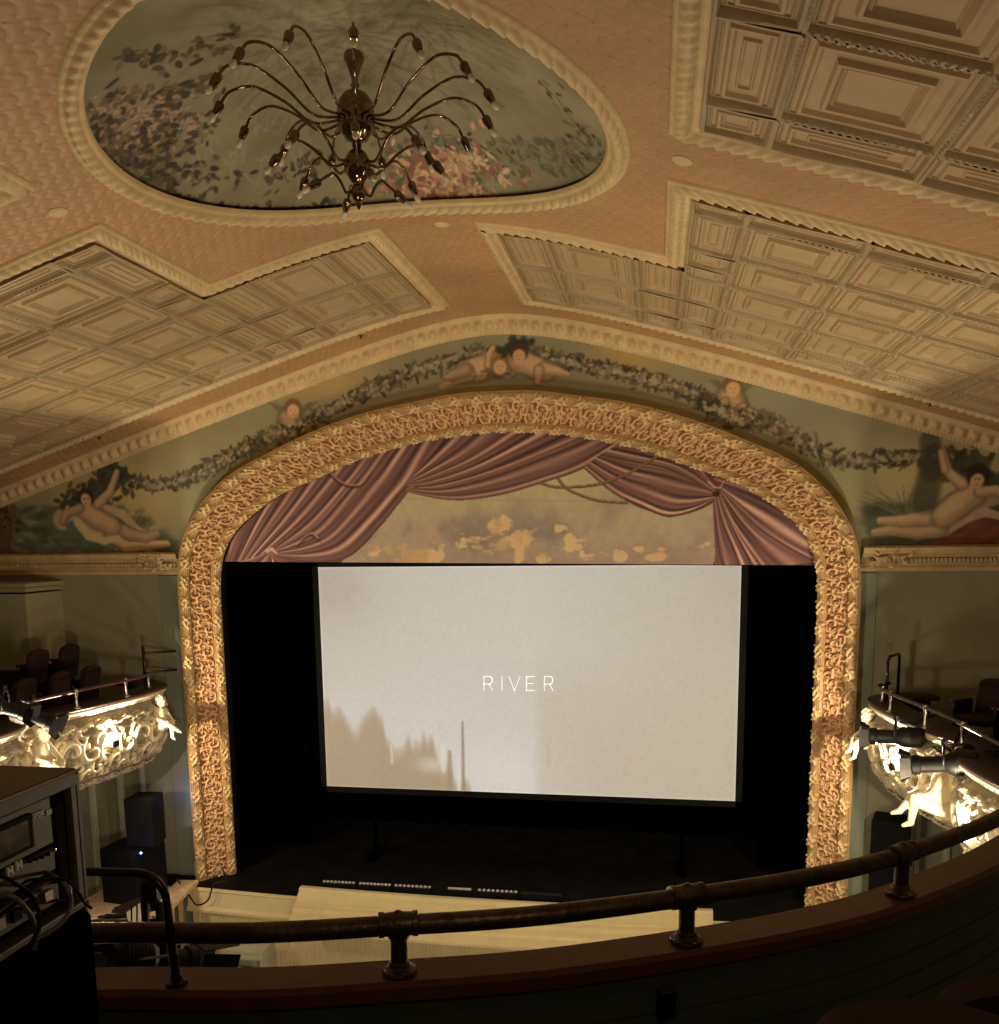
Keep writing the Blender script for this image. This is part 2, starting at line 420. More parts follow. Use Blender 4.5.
MOULD = [(0, -.01), (.0, .02), (.022, .024), (.028, .03)]+[(.03+.1*k/10, .034+.034*math.sin(PI*k/10)) for k in range(0, 11)]+[(.138, .022), (.175, .018), (.178, .024), (.19, .022), (.198, -.01)]
def leaf_orn(s, o):
    if .03 <= o <= .13:
        f = (o-.08)/.05; a = s/.105+.55*abs(f); u = a-math.floor(a)
        return (.030*(u**.7)-.022*(u > .88)-.010)*(1-f*f*.6)
    if .14 < o < .17: return .004 if (s/.03) % 1 < .5 else 0
    return 0.
XR = [1.14+.885*k for k in range(0, 11)]; YR = [-1.5, -2.42, -3.32, -4.22, -5.12]
def tin_field(label, sgn, poly, rows_for):
    """poly (|x|, y) ; tiles (xa, xb, ya, yb)"""
    t = thing('tin_ceiling_panel', label, 'ceiling panel', (sgn*poly[0][0], poly[0][1], float(ceil_z(poly[0][0]))), 'pressed tin ceiling fields')
    pl = [(sgn*x, y) for x, y in poly]
    area = sum(pl[i][0]*pl[(i+1) % len(pl)][1]-pl[(i+1) % len(pl)][0]*pl[i][1] for i in range(len(pl)))
    if area < 0: pl = pl[::-1]
    mo = MB(); ceil_sweep(mo, pl, MOULD, .014, orn=leaf_orn); mo.build('moulding', 'cream_plaster', t, smooth=True)
    sh = MB(); rb = MB(); fr = MB()
    for (xa, xb, ya, yb) in rows_for:
        X0, X1 = sorted((sgn*xa, sgn*xb)); Y0, Y1 = sorted((ya, yb))
        X = np.linspace(X0, X1, 8); P = np.zeros((8, 2, 3)); P[..., 0] = X[:, None]; P[:, 0, 1] = Y0; P[:, 1, 1] = Y1; P[..., 2] = ceil_z(P[..., 0])-.012
        sh.grid(P)
        rect = lambda m_: [(X0+m_, Y0+m_), (X1-m_, Y0+m_), (X1-m_, Y1-m_), (X0+m_, Y1-m_)]
        wx, wy = X1-X0, Y1-Y0; s_ = min(wx, wy)
        def rope(s, o): return .007*math.sin(2*PI*s/.05) if o < .02 else 0
        ceil_sweep(rb, rect(0), [(-.003, .052), (.014, .054), (.024, .046), (.034, .014), (.05, .012), (.056, .022), (.062, .022), (.066, .012)], .016 if s_ > .5 else .05, orn=rope)
        if s_ > .3:
            ceil_sweep(fr, rect(.085), [(0, .010), (.012, .036), (.03, .036), (.045, .011)], .12)
        if s_ > .6:
            r_ = R.random()
            if wx > .6 and r_ < .75:
                ceil_sweep(fr, rect(.2), [(0, .010), (.010, .042), (.03, .043), (.045, .014), (.06, .032), (.075, .01)], .1)
            else:
                h = (X0+X1)/2
                for a_, b_ in ((X0+.18, h-.06), (h+.06, X1-.18)):
                    ceil_sweep(fr, [(a_, Y0+.19), (b_, Y0+.19), (b_, Y1-.19), (a_, Y1-.19)], [(0, .010), (.012, .034), (.03, .036), (.05, .011)], .1)
        elif s_ > .3 and max(wx, wy) > .6:
            cx_, cy_ = (X0+X1)/2, (Y0+Y1)/2; a_ = .05 if wx < wy else wx/2-.2; b_ = .05 if wy < wx else wy/2-.2
            ceil_sweep(fr, [(cx_-a_, cy_-b_), (cx_+a_, cy_-b_), (cx_+a_, cy_+b_), (cx_-a_, cy_+b_)], [(0, .010), (.008, .026), (.016, .026), (.024, .011)], .1)
        elif s_ > .15:
            cx_, cy_ = (X0+X1)/2, (Y0+Y1)/2; a_ = max(.04, wx/2-.12); b_ = max(.04, wy/2-.12)
            ceil_sweep(fr, [(cx_-a_, cy_-b_), (cx_+a_, cy_-b_), (cx_+a_, cy_+b_), (cx_-a_, cy_+b_)], [(0, .010), (.008, .022), (.016, .022), (.024, .011)], .1)
    sh.build('tin_sheet', 'tin_cream', t, smooth=SH); rb.build('rib_grid', 'tin_rib', t, smooth=SH); fr.build('coffer_frames', 'tin_cream', t, smooth=SH)
XO, XM, XI = 9.2, 2.3, .47
def tiles_front():
    T = []; xs = [XI+.19]+XR[:9]+[XO-.19]
    for i in range(len(xs)-1):
        xa, xb = xs[i], xs[i+1]
        if i == 2:      # the column that the step cuts
            T += [(xa, XM+.19, -1.5, -.87), (xa, XM+.19, -2.42, -1.5), (xa, XM+.19, -3.53, -2.42)]
            T += [(XM+.19, xb, ya, yb) for ya, yb in ((-1.5, -.87), (-2.42, -1.5), (-3.32, -2.42), (-3.75, -3.32), (-4.2, -3.75), (-5.12, -4.2), (-5.41, -5.12))]
            continue
        
        ys = [-.87, -1.5, -2.42, -3.53] if i < 2 else [-.87, -1.5, -2.42, -3.32, -4.22, -5.12, -5.41]
        for k in range(len(ys)-1): T.append((xa, xb, ys[k+1], ys[k]))
    return T
def tiles_rear():
    T = []; xs = [XM+.19]+XR[2:9]+[XO-.19]; ys = [-6.6, -7.0, -7.92, -8.84, -9.76, -10.68, -11.4]
    for i in range(len(xs)-1):
        for k in range(len(ys)-1): T.append((xs[i], xs[i+1], ys[k+1], ys[k]))
    return T
FP = [(XI, -.66), (XO, -.66), (XO, -5.61), (XM, -5.61), (XM, -3.73), (XI, -3.73)]
RP = [(XM, -6.4), (XO, -6.4), (XO, -11.6), (XM, -11.6)]
tin_field('stepped cream pressed tin ceiling field left of the centre, above the left mural', -1, FP, tiles_front())
tin_field('stepped cream pressed tin ceiling field right of the centre, above the right mural', 1, FP, tiles_front())
tin_field('cream pressed tin ceiling field at far left, only its corner moulding in view', -1, RP, tiles_rear())
tin_field('large greenish cream pressed tin ceiling field at upper right, beside the oval medallion', 1, RP, tiles_rear())

# --- medallion
def medallion():
    t = thing('ceiling_medallion', 'oval ceiling medallion with leaf moulding round a painted floral dome', 'ceiling medallion', (MED[0], MED[1], float(ceil_z(0))))
    prof = [(-.025, -.03), (-.02, .0), (-.005, .012), (.012, .014)]+[(.015+.09*k/9, .026+.036*math.sin(PI*k/9)) for k in range(10)]+[(.112, .022), (.14, .018), (.15, -.01)]
    n = 1500; P = np.zeros((n+1, len(prof), 3))
    for i in range(n+1):
        a = 2*PI*i/n
        for j, (o, h) in enumerate(prof):
            s = a*1.9
            f = (o-.06)/.045; q = a/(2*PI)*104+.55*abs(f); q -= math.floor(q)
            hh = h+((.030*(q**.7)-.022*(q > .88)-.010)*(1-f*f*.6) if abs(f) <= 1.01 else (.005*math.sin(2*PI*180*a/(2*PI)) if o > .12 and h > 0 else 0))
            r = MR+o-.01; x = MED[0]+r*math.cos(a); y = MED[1]+r*math.sin(a); P[i, j] = (x, y, ceil_z(x)-hh)
    fast_grid('leaf_moulding', 'cream_plaster', P, None, t)
    pt = Paint(MED[0]-1.9, MED[0]+1.9, MED[1]-1.9, MED[1]+1.9, .009, (106, 98, 66))
    f = fbm((pt.ny, pt.nx), 70, 3); g = fbm((pt.ny, pt.nx), 30, 8); e = (f-.5)[..., None]; pt.A += e*np.array([46, 42, 34])
    pt.A += (g-.5)[..., None]*18
    X, Y = np.meshgrid(pt.X, pt.Y); th = np.arctan2(Y-MED[1], X-MED[0]); rr = np.hypot(X-MED[0], Y-MED[1])
    pt.A += (np.sin(th*17+np.sin(rr*5)*2)*np.exp(-rr*1.4)*6)[..., None]
    rs = random.Random(11)
    DK = [(46, 38, 24), (58, 48, 30), (40, 32, 22), (72, 58, 36), (86, 66, 44)]
    def leaf(u, v, sz, col, al=.9):
        p = at_dome(u, v)
        a = PI/2+rs.gauss(0, .75); sz *= 1.35; pt.blob(p[0], p[1], sz, sz*.48, a, col, min(1, al+.08), .18); pt.stroke([(p[0]-sz*.8*math.cos(a), p[1]-sz*.8*math.sin(a)), (p[0]+sz*.8*math.cos(a), p[1]+sz*.8*math.sin(a))], .004, .003, tuple(c*1.35 for c in col), .6, .5)
    # left spray of dark leaves
    for k in range(420):
        t_ = rs.random(); u = 84+t_*130+rs.gauss(0, 10); v = 130-75*t_**1.2*rs.random()+rs.gauss(0, 14)+40*rs.random()
        if rs.random() < t_*.75: continue
        leaf(u, v, rs.uniform(.018, .04), rs.choice(DK))
    for (u0, v0, u1, v1, n_) in ((90, 150, 235, 180, 60), (120, 60, 240, 40, 60), (100, 100, 210, 88, 60), (180, 195, 300, 200, 60), (130, 150, 180, 190, 50), (260, 185, 320, 160, 40), (270, 195, 340, 205, 50)):
        for k in range(n_):
            t_ = rs.random(); leaf(u0+(u1-u0)*t_+rs.gauss(0, 6), v0+(v1-v0)*t_+rs.gauss(0, 6), rs.uniform(.02, .04), rs.choice(DK), .85)
    for k in range(70): leaf(rs.uniform(90, 200), rs.uniform(95, 150), .022, (122, 96, 70), .7)
    # roses low right of centre
    for k in range(420):
        t_ = rs.random()**1.4; u = 385+t_*205+rs.gauss(0, 12); v = 195-26*t_-rs.random()*(55-25*t_)
        leaf(u, v, rs.uniform(.02, .042), rs.choice([(62, 62, 38), (76, 76, 46), (88, 84, 52)]), .85)
    for k in range(330):
        u = rs.gauss(440, 30); v = rs.gauss(176, 18)
        if v > 205: continue
        leaf(u, v, rs.uniform(.02, .045), rs.choice([(128, 92, 64), (142, 110, 74), (110, 70, 50), (152, 122, 84), (98, 58, 42)]), .9)
    for (u, v) in ((415, 203), (428, 200), (444, 202), (405, 188), (455, 188), (430, 182), (470, 165), (440, 150), (418, 192), (444, 192), (452, 176)):
        p = at_dome(u, v)
        for q in range(16):
            a_ = rs.random()*2*PI; d_ = rs.random()*.055
            pt.blob(p[0]+d_*math.cos(a_), p[1]+d_*math.sin(a_), .024, .011, a_+1.4, rs.choice([(112, 70, 52), (136, 96, 68), (154, 118, 82), (166, 132, 94), (124, 80, 58), (92, 54, 40)]), .8, .35)
    for (a, b) in (((560, 150), (590, 125)), ((540, 80), (600, 150)), ((430, 130), (520, 160)), ((150, 190), (90, 100)), ((215, 120), (140, 190)), ((560, 170), (604, 150))):
        pts = [at_dome(a[0]+(b[0]-a[0])*k/8+rs.gauss(0, 2), a[1]+(b[1]-a[1])*k/8+rs.gauss(0, 2)) for k in range(9)]
        pt.stroke(pts, .008, .006, (70, 62, 42), .7, .5)
        for k in range(14):
            t_ = rs.random(); leaf(a[0]+(b[0]-a[0])*t_+rs.gauss(0, 5), a[1]+(b[1]-a[1])*t_+rs.gauss(0, 5), .024, rs.choice(DK), .8)
    # pale crackle lines low left
    for k in range(26):
        u, v = rs.uniform(170, 290), rs.uniform(110, 185); pts = [at_dome(u+q*rs.uniform(2, 6), v+q*rs.uniform(-5, 5)) for q in range(5)]
        pt.stroke(pts, .005, .005, (126, 118, 84), .6, .5)
    nr, na = 230, 1000; r = np.linspace(0, MR+.03, nr)[:, None]; a = np.linspace(0, 2*PI, na+1)[None]
    X = MED[0]+r*np.cos(a); Y = MED[1]+r*np.sin(a); P = np.stack([X, Y, dome_z(X, Y)-.0], -1)
    P[-3:, :, 2] = ceil_z(P[-3:, :, 0])+np.array([.07, .0, -.02])[:, None]
    fast_grid('painted_dome', 'dome', P, to_pig(pt.sample(X, Y)), t)
medallion()

# --- crown moulding where the ceiling meets the mural wall
WY = .26
def crown():
    base = [(0., .245), (-.03, .245), (-.035, .205), (-.055, .195)]+[(-.055-.10*k/8, .195-.125*k/8) for k in range(1, 9)]+[(-.17, .07), (-.175, .04), (-.21, .035), (-.215, -.01)]
    xs = np.arange(-9.8, 9.8, .011); P = np.zeros((len(xs), len(base), 3)); u = (xs/.165) % 1*2-1
    for j, (o, h) in enumerate(base):
        d = np.zeros_like(xs)
        if 3 < j < 12:
            v = (j-7.6)/3.8; e = 1-(np.abs(u)/.62)**2.2-v*v; d = .05*np.sqrt(np.clip(e, 0, 1)); rim = np.clip(1-np.abs(e+.3)*4, 0, 1); d += .03*rim-.02*(np.abs(u) > .88)
        if j <= 1: d = .008*np.sign(np.sin(2*PI*xs/.055))
        P[:, j, 0] = xs; P[:, j, 1] = WY+o*.72-d*.7; P[:, j, 2] = ceil_z(xs)-h-d*.7
    o = fast_grid('trim_1', 'cream_plaster', P, None); struct(o, 'egg and dart crown moulding above the murals')
crown()
# --- ceiling discs and small sprinklers
for (u, v, lab) in ((59, 212, 'small pale round disc on the pink ceiling, left of the medallion'), (682, 160, 'small pale round disc on the pink ceiling, right of the medallion'), (442, 224, 'small round disc between the medallion and the gap of the two front tin fields')):
    p = {59: (-2.42, -5.98), 682: (2.4, -5.99), 442: (.13, -3.62)}[u]; z = float(ceil_z(p[0])); nx = p[0]*.325/math.sqrt(p[0]**2+1.44)
    mb = MB(); mb.lathe([(.075, .012), (.075, -.006), (.06, -.016), (.02, -.018), (0.0001, -.018)], 20, (p[0], p[1], z), (nx, 0, 1)); tag(mb.build('ceiling_disc', 'cream_plaster', smooth=SH), lab, 'ceiling disc', 'ceiling discs')
for (x, y, lab) in ((-1.79, -.40, 'tiny dark sprinkler head in the pink strip left of the arch crown'), (1.85, -.46, 'tiny dark sprinkler head in the pink strip right of the arch crown'), (5.62, -.42, 'tiny sprinkler head in the pink strip at far right'), (-5.85, -.40, 'tiny dark sprinkler head in the pink strip at far left')):
    mb = MB(); z = float(ceil_z(x)); mb.lathe([(.035, .01), (.035, -.006), (.012, -.012), (.012, -.03), (.022, -.034), (.022, -.038), (0.0001, -.04)], 12, (x, y, z)); tag(mb.build('sprinkler_head', 'bronze', smooth=SH), lab, 'sprinkler', 'ceiling sprinklers')

# ================================================================== PROSCENIUM WALL, MURALS
TH = np.linspace(0, PI/2, 9)
RO = np.array([5.0, 4.96, 4.60, 4.03, 3.61, 3.31, 3.10, 3.01, 2.97]); RI = np.array([4.509, 4.43, 3.93, 3.36, 3.00, 2.74, 2.58, 2.48, 2.46])
def cub(th, K):
    th = np.asarray(th, float); t = np.clip(th/(PI/2)*8, 0, 7.9999); i = t.astype(int); f = t-i
    E = np.r_[K[1]*.0+K[0], K, K[7]]  # mirrored ends
    p0, p1, p2, p3 = E[i], E[i+1], E[i+2], E[i+3]
    return .5*(2*p1+(-p0+p2)*f+(2*p0-5*p1+4*p2-p3)*f*f+(-p0+3*p1-3*p2+p3)*f**3)
def arch_path(K, x0):
    a = np.linspace(0, PI, 400); th = np.where(a <= PI/2, a, PI-a); r = cub(th, K)
    pts = [(x0, 0.)]+[(rr*math.cos(q), 4.5+rr*math.sin(q)) for q, rr in zip(a, r)]+[(-x0, 0.)]
    return np.array(pts)
AO = arch_path(RO, 5.0)[::-1]; AI = arch_path(RI, 4.509)[::-1]      # run from left base over the crown to right base
def arch_top(K, x):
    """height of arch curve at x"""
    a = np.linspace(0, PI/2, 600); r = cub(a, K); X = r*np.cos(a); Z = 4.5+r*np.sin(a); o = np.argsort(X)
    return np.interp(np.abs(x), X[o], Z[o])
def mural():
    pt = Paint(-10.2, 10.2, 5.0, 8.5, .0145, (103, 100, 74))
    f = fbm((pt.ny, pt.nx), 90, 1); g = fbm((pt.ny, pt.nx), 30, 2); X, Y = np.meshgrid(pt.X, pt.Y)
    arch_r = np.hypot(X/5., (Y-4.5)/2.97)
    k = np.clip((f-.35)*2.4, 0, 1)[..., None]; pt.A = pt.A*(1-k)+np.array([112, 104, 68])*k
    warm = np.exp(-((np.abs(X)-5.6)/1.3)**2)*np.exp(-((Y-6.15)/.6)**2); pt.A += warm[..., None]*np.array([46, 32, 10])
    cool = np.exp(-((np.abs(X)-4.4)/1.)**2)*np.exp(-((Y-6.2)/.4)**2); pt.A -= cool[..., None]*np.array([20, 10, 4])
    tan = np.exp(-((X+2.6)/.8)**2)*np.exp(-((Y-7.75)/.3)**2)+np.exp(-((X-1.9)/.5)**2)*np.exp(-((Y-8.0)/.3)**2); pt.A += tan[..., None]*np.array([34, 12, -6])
    pt.A += (g-.5)[..., None]*14
    W = lambda u, v: at_y(u, v, WY)[[0, 2]]
    rs = random.Random(3)
    SK = (158, 128, 88)
    def path(l): return [W(*q) for q in l]
    # meadow greens at both lower corners
    for (uu, n_) in (((0, 172), 260), ((868, 999), 260)):
        for k_ in range(n_):
            u = rs.uniform(*uu); v = rs.uniform(508, 556) if uu[0] == 0 else rs.uniform(505, 546)
            if uu[0] == 0 and u > 150: v = rs.uniform(535, 556)
            p = W(u, v); pt.blob(p[0], p[1], rs.uniform(.06, .2), rs.uniform(.03, .08), rs.gauss(0, .4), rs.choice([(64, 66, 46), (58, 62, 48), (78, 76, 50), (50, 52, 38)]), .45, .8)
    # garland
    def garland(l, seed, n_=900, w_=.06):
        rg = random.Random(seed); P = smooth_path(path(l), 10); P, _ = resample(P, .01)
        for k_ in range(n_):
            i = rg.randrange(len(P)); a = rg.random()*2*PI; sz = rg.uniform(.03, .075)
            x, y = P[i][0]+rg.gauss(0, w_), P[i][1]+rg.gauss(0, w_*.8)
            pt.blob(x, y, sz, sz*.36, a, rg.choice([(54, 51, 33), (66, 64, 42), (44, 41, 27), (78, 75, 50), (84, 75, 48)]), .85, .3)
        for k_ in range(n_//5):
            i = rg.randrange(len(P)); x, y = P[i][0]+rg.gauss(0, w_*.6), P[i][1]+rg.gauss(0, w_*.6)
            c = rg.choice([(128, 120, 86), (136, 122, 90), (116, 110, 82), (104, 86, 62)])
            for q in range(4): pt.blob(x+rg.gauss(0, .014), y+rg.gauss(0, .014), .022, .016, rg.random()*3, c, .7, .4)
    garland([(118, 474), (135, 482), (160, 485), (190, 477), (215, 465), (245, 449), (268, 436)], 1, 620)
    garland([(262, 440), (290, 436), (315, 418), (345, 402), (375, 388), (410, 374), (445, 362), (488, 352)], 2, 760)
    garland([(535, 352), (575, 364), (620, 372), (660, 383), (700, 397), (722, 412)], 3, 700)
    garland([(705, 402), (735, 420), (765, 420), (790, 435), (815, 450), (845, 460), (880, 460), (930, 456), (975, 462)], 4, 900)
    # dark foliage behind the heads of the reclining figures
    for c, sx, sy in (((98, 490), 22, 12), ((80, 505), 16, 10), ((960, 462), 26, 12), ((985, 490), 16, 12), ((112, 474), 12, 8)):
        for k_ in range(110):
            p = W(c[0]+rs.gauss(0, sx*.6), c[1]+rs.gauss(0, sy*.6)); pt.blob(p[0], p[1], .07, .035, rs.random()*3, rs.choice([(40, 38, 26), (54, 50, 34), (66, 54, 38), (48, 56, 40)]), .8, .4)
    for c, n_, lo, hi in (((126, 540), 26, .2, .5), ((905, 520), 26, .25, .5), ((140, 545), 16, .2, .4), ((75, 530), 14, .2, .3)):
        for k_ in range(n_):
            a = rs.uniform(.35, 2.7); p = W(*c); L = rs.uniform(lo, hi)*1.5
            q = [(p[0]+L*t*math.cos(a), p[1]+L*t*math.sin(a)*.75+.05*math.sin(t*3)) for t in (0, .3, .6, 1)]
            pt.stroke(q, .012, .004, rs.choice([(80, 84, 56), (64, 70, 48), (104, 100, 66)]), .8, .5)
    # left reclining figure with drapery
    pt.stroke(path([(62, 520), (80, 522), (96, 530), (118, 536), (134, 540)]), .16, .08, (146, 124, 86), .9, .4)
    pt.stroke(path([(72, 528), (90, 540), (84, 545)]), .11, .05, (66, 80, 66), .9, .4)
    pt.stroke(path([(100, 508), (122, 514), (138, 530), (150, 536)]), .09, .04, (150, 128, 90), .9, .4)
    pt.limb(path([(112, 535), (126, 546), (148, 545), (168, 544)]), .12, .045, SK)
    pt.limb(path([(108, 524), (130, 534), (146, 538), (158, 534)]), .115, .045, tuple(.92*c for c in SK))
    pt.limb(path([(86, 511), (98, 519), (112, 526)]), .15, .14, SK)
    pt.limb(path([(98, 504), (110, 492), (117, 472)]), .075, .045, SK)
    pt.limb(path([(80, 508), (66, 514), (63, 522), (68, 508)]), .07, .04, tuple(.9*c for c in SK))
    pt.stroke(path([(78, 523), (88, 536), (104, 541), (118, 538)]), .07, .05, (164, 140, 98), .9, .4)
    p = W(86, 499); pt.blob(p[0], p[1]+.03, .14, .14, 0, (46, 32, 22), 1, .3); pt.blob(p[0], p[1]-.02, .085, .11, .3, SK, 1, .3)
    for dx in (-.03, .03): pt.blob(p[0]+dx, p[1], .018, .012, 0, (84, 54, 38), .9, .3)
    pt.blob(p[0], p[1]-.075, .022, .01, 0, (140, 70, 52), .9, .3)
    # right reclining figure
    for k_ in range(120):
        p = W(rs.gauss(975, 18), rs.gauss(532, 6)); pt.blob(p[0], p[1], .12, .06, rs.gauss(0, .4), rs.choice([(84, 46, 34), (98, 56, 40), (72, 40, 30)]), .7, .5)
    pt.stroke(path([(924, 520), (950, 500), (975, 505), (999, 498)]), .10, .08, (132, 112, 80), .9, .4)
    pt.stroke(path([(945, 530), (968, 517), (985, 512), (999, 516)]), .08, .05, (150, 124, 92), .9, .4)
    pt.limb(path([(938, 529), (918, 533), (892, 530), (874, 533)]), .12, .045, tuple(.9*c for c in SK))
    pt.limb(path([(946, 514), (925, 518), (902, 521), (880, 521)]), .12, .045, SK)
    pt.limb(path([(972, 495), (958, 505), (944, 515)]), .155, .15, SK)
    pt.limb(path([(962, 484), (948, 472), (942, 450)]), .075, .045, SK)
    pt.limb(path([(980, 492), (996, 490), (1012, 500)]), .07, .05, SK)
    p = W(978, 478); pt.blob(p[0], p[1]+.05, .16, .14, 0, (38, 26, 18), 1, .3); pt.blob(p[0]-.01, p[1]-.04, .085, .10, -.3, SK, 1, .3)
    for dx in (-.035, .02): pt.blob(p[0]+dx, p[1]-.01, .018, .012, 0, (84, 54, 38), .9, .3)
    pt.blob(p[0]-.01, p[1]-.09, .022, .01, 0, (140, 70, 52), .9, .3)
    # tree trunk right, urn at far left edge
    pt.stroke(path([(930, 440), (932, 470), (925, 500)]), .13, .18, (58, 54, 38), .8, .5)
    pt.limb(path([(945, 470), (941, 452)]), .05, .04, SK)
    for k_ in range(120): p = W(rs.gauss(5, 6), rs.gauss(522, 8)); pt.blob(p[0], p[1], .05, .03, rs.random()*3, rs.choice([(44, 38, 28), (90, 62, 44), (60, 56, 38)]), .8, .4)
    pt.stroke(path([(5, 535), (4, 548), (6, 556)]), .10, .14, (70, 58, 38), .9, .4)
    # cherub faces and the centre pair
    def head(u, v, hr, hair, tilt=0):
        p = W(u, v); pt.blob(p[0], p[1]+hr*.3, hr*1.15, hr*1.1, 0, hair, 1, .3); pt.blob(p[0], p[1]-hr*.15, hr*.8, hr*.85, 0, SK, 1, .3)
        for dx in (-.3, .3): pt.blob(p[0]+dx*hr, p[1]-.05*hr, hr*.12, hr*.07, 0, (92, 66, 46), .7, .5)
        pt.blob(p[0], p[1]-.5*hr, hr*.16, hr*.06, 0, (132, 84, 62), .7, .5)
        pt.blob(p[0], p[1]-.25*hr, hr*.1, hr*.1, 0, (150, 112, 76), .7, .4)
    for (u, v, sg) in ((733, 388, 1), (293, 410, -1)):
        pt.stroke(path([(u-4*sg, v+4), (u-16*sg, v-5), (u-24*sg, v-8)]), .07, .01, (84, 80, 58), .8, .5)
        pt.stroke(path([(u+4*sg, v+4), (u+16*sg, v-3), (u+26*sg, v-8)]), .07, .01, (84, 80, 58), .8, .5)
        pt.limb(path([(u-3, v+10), (u+2*sg, v+20), (u+6*sg, v+26)]), .17, .14, tuple(.88*c for c in SK))
        pt.limb(path([(u+10*sg, v+22), (u+20*sg, v+28), (u+28*sg, v+34)]), .09, .035, tuple(.88*c for c in SK))
        pt.limb(path([(u-8*sg, v+14), (u-16*sg, v+18)]), .06, .04, tuple(.88*c for c in SK))
        head(u, v, .12, (92, 66, 40))
    garland([(703, 404), (722, 412), (742, 420), (760, 416)], 14, 220, .06)
    garland([(258, 444), (280, 432), (300, 434), (312, 420)], 15, 200, .06)
    # the pair at the crown
    pt.limb(path([(493, 364), (478, 369), (466, 372)]), .17, .15, SK); pt.limb(path([(468, 374), (455, 380), (441, 388)]), .10, .035, SK)
    pt.limb(path([(466, 370), (452, 376), (446, 378)]), .09, .04, tuple(.85*c for c in SK)); pt.limb(path([(488, 366), (489, 355), (493, 348)]), .05, .04, SK)
    for k_ in range(50): p = W(rs.gauss(498, 7), rs.gauss(372, 4)); pt.blob(p[0], p[1], .05, .015, rs.gauss(0, .6), (84, 62, 40), .7, .4)
    head(500, 366, .12, (110, 80, 50))
    pt.limb(path([(519, 360), (535, 367), (546, 371)]), .15, .13, SK); pt.limb(path([(544, 369), (557, 371), (569, 375)]), .09, .03, SK); pt.limb(path([(539, 370), (538, 382)]), .07, .05, tuple(.95*c for c in SK))
    for k_ in range(60): p = W(rs.gauss(516, 6), rs.gauss(347, 4)); pt.blob(p[0], p[1], .06, .04, rs.random()*3, (40, 40, 28), .8, .4)
    head(519, 355, .115, (56, 38, 24))
    nu, nv = 1500, 150; xs = np.linspace(-9.9, 9.9, nu)[:, None]; t = np.linspace(0, 1, nv)[None]
    lo = np.maximum(5.02, np.where(np.abs(xs) < 4.95, arch_top(RO, xs)-.16, 5.02)); hi = ceil_z(xs)-.1
    Z = lo+(hi-lo)*t; Xg = xs+Z*0; P = np.stack([Xg, np.full_like(Xg, WY), Z], -1)
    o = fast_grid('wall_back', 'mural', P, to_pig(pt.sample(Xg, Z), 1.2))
    struct(o, 'proscenium wall painted with garlands, cherubs and two reclining figures')
mural()
def lower_walls():
    for s in (-1, 1):
        mb = MB(); n = 2
        P = np.array([[(s*4.9, WY, -1.3), (s*4.9, WY, 5.05)], [(s*10.2, WY, -1.3), (s*10.2, WY, 5.05)]])
        mb.grid(P); struct(mb.build('wall_back', 'wall_paint'), 'grey green plaster wall beside the proscenium')
        # return between wall plane and frame
        mb = MB(); mb.grid(np.array([[(s*5.03, WY, -1.3), (s*5.03, WY, 5.0)], [(s*4.97, .03, -1.3), (s*4.97, .03, 5.0)]])); struct(mb.build('wall_back', 'wall_paint'))
        # cornice
        prof = [(0, 4.92), (-.03, 4.92), (-.04, 4.97), (-.02, 4.985), (-.07, 5.01), (-.07, 5.03), (-.05, 5.035), (-.05, 5.10), (-.10, 5.11), (-.13, 5.15), (-.17, 5.165), (-.18, 5.20), (-.20, 5.24), (-.0, 5.27)]
        xs = np.array([s*5.02, s*10.0]); P = np.zeros((2, len(prof), 3))
        for j, (o, z) in enumerate(prof): P[:, j, 0] = xs; P[:, j, 1] = WY+o; P[:, j, 2] = z
        mb.grid(P)
        x = 5.1
        while x < 9.9:
            mb.box((s*x, WY-.075, 5.068), (.03, .06, .055)); x += .055
        for k in range(26):   # acanthus spray at the junction with the frame
            a = R.uniform(-.9, .9); mb.ell((s*(5.1+R.random()*.55*(1 if k % 2 else .4)), WY-.2, 5.08+R.uniform(-.1, .16)), (.05, .015, .02), 8, 5, Matrix.Rotation(a, 3, 'Y'))
        struct(mb.build('trim_2', 'cream_plaster', smooth=SH), 'dentil cornice %s of the proscenium' % ('left' if s < 0 else 'right'))
lower_walls()
for s, x1 in ((-1, 5.42), (1, 5.25)):  # thin paler strip laid on the wall beside the frame
    mb = MB(); mb.box((s*(5.03+x1)/2, WY-.008, 1.8), (x1-5.03, .03, 6.2), bev=.004); struct(mb.build('trim_4', 'wall_blue'), 'pale blue grey wall strip %s of the golden frame' % ('left' if s < 0 else 'right'))
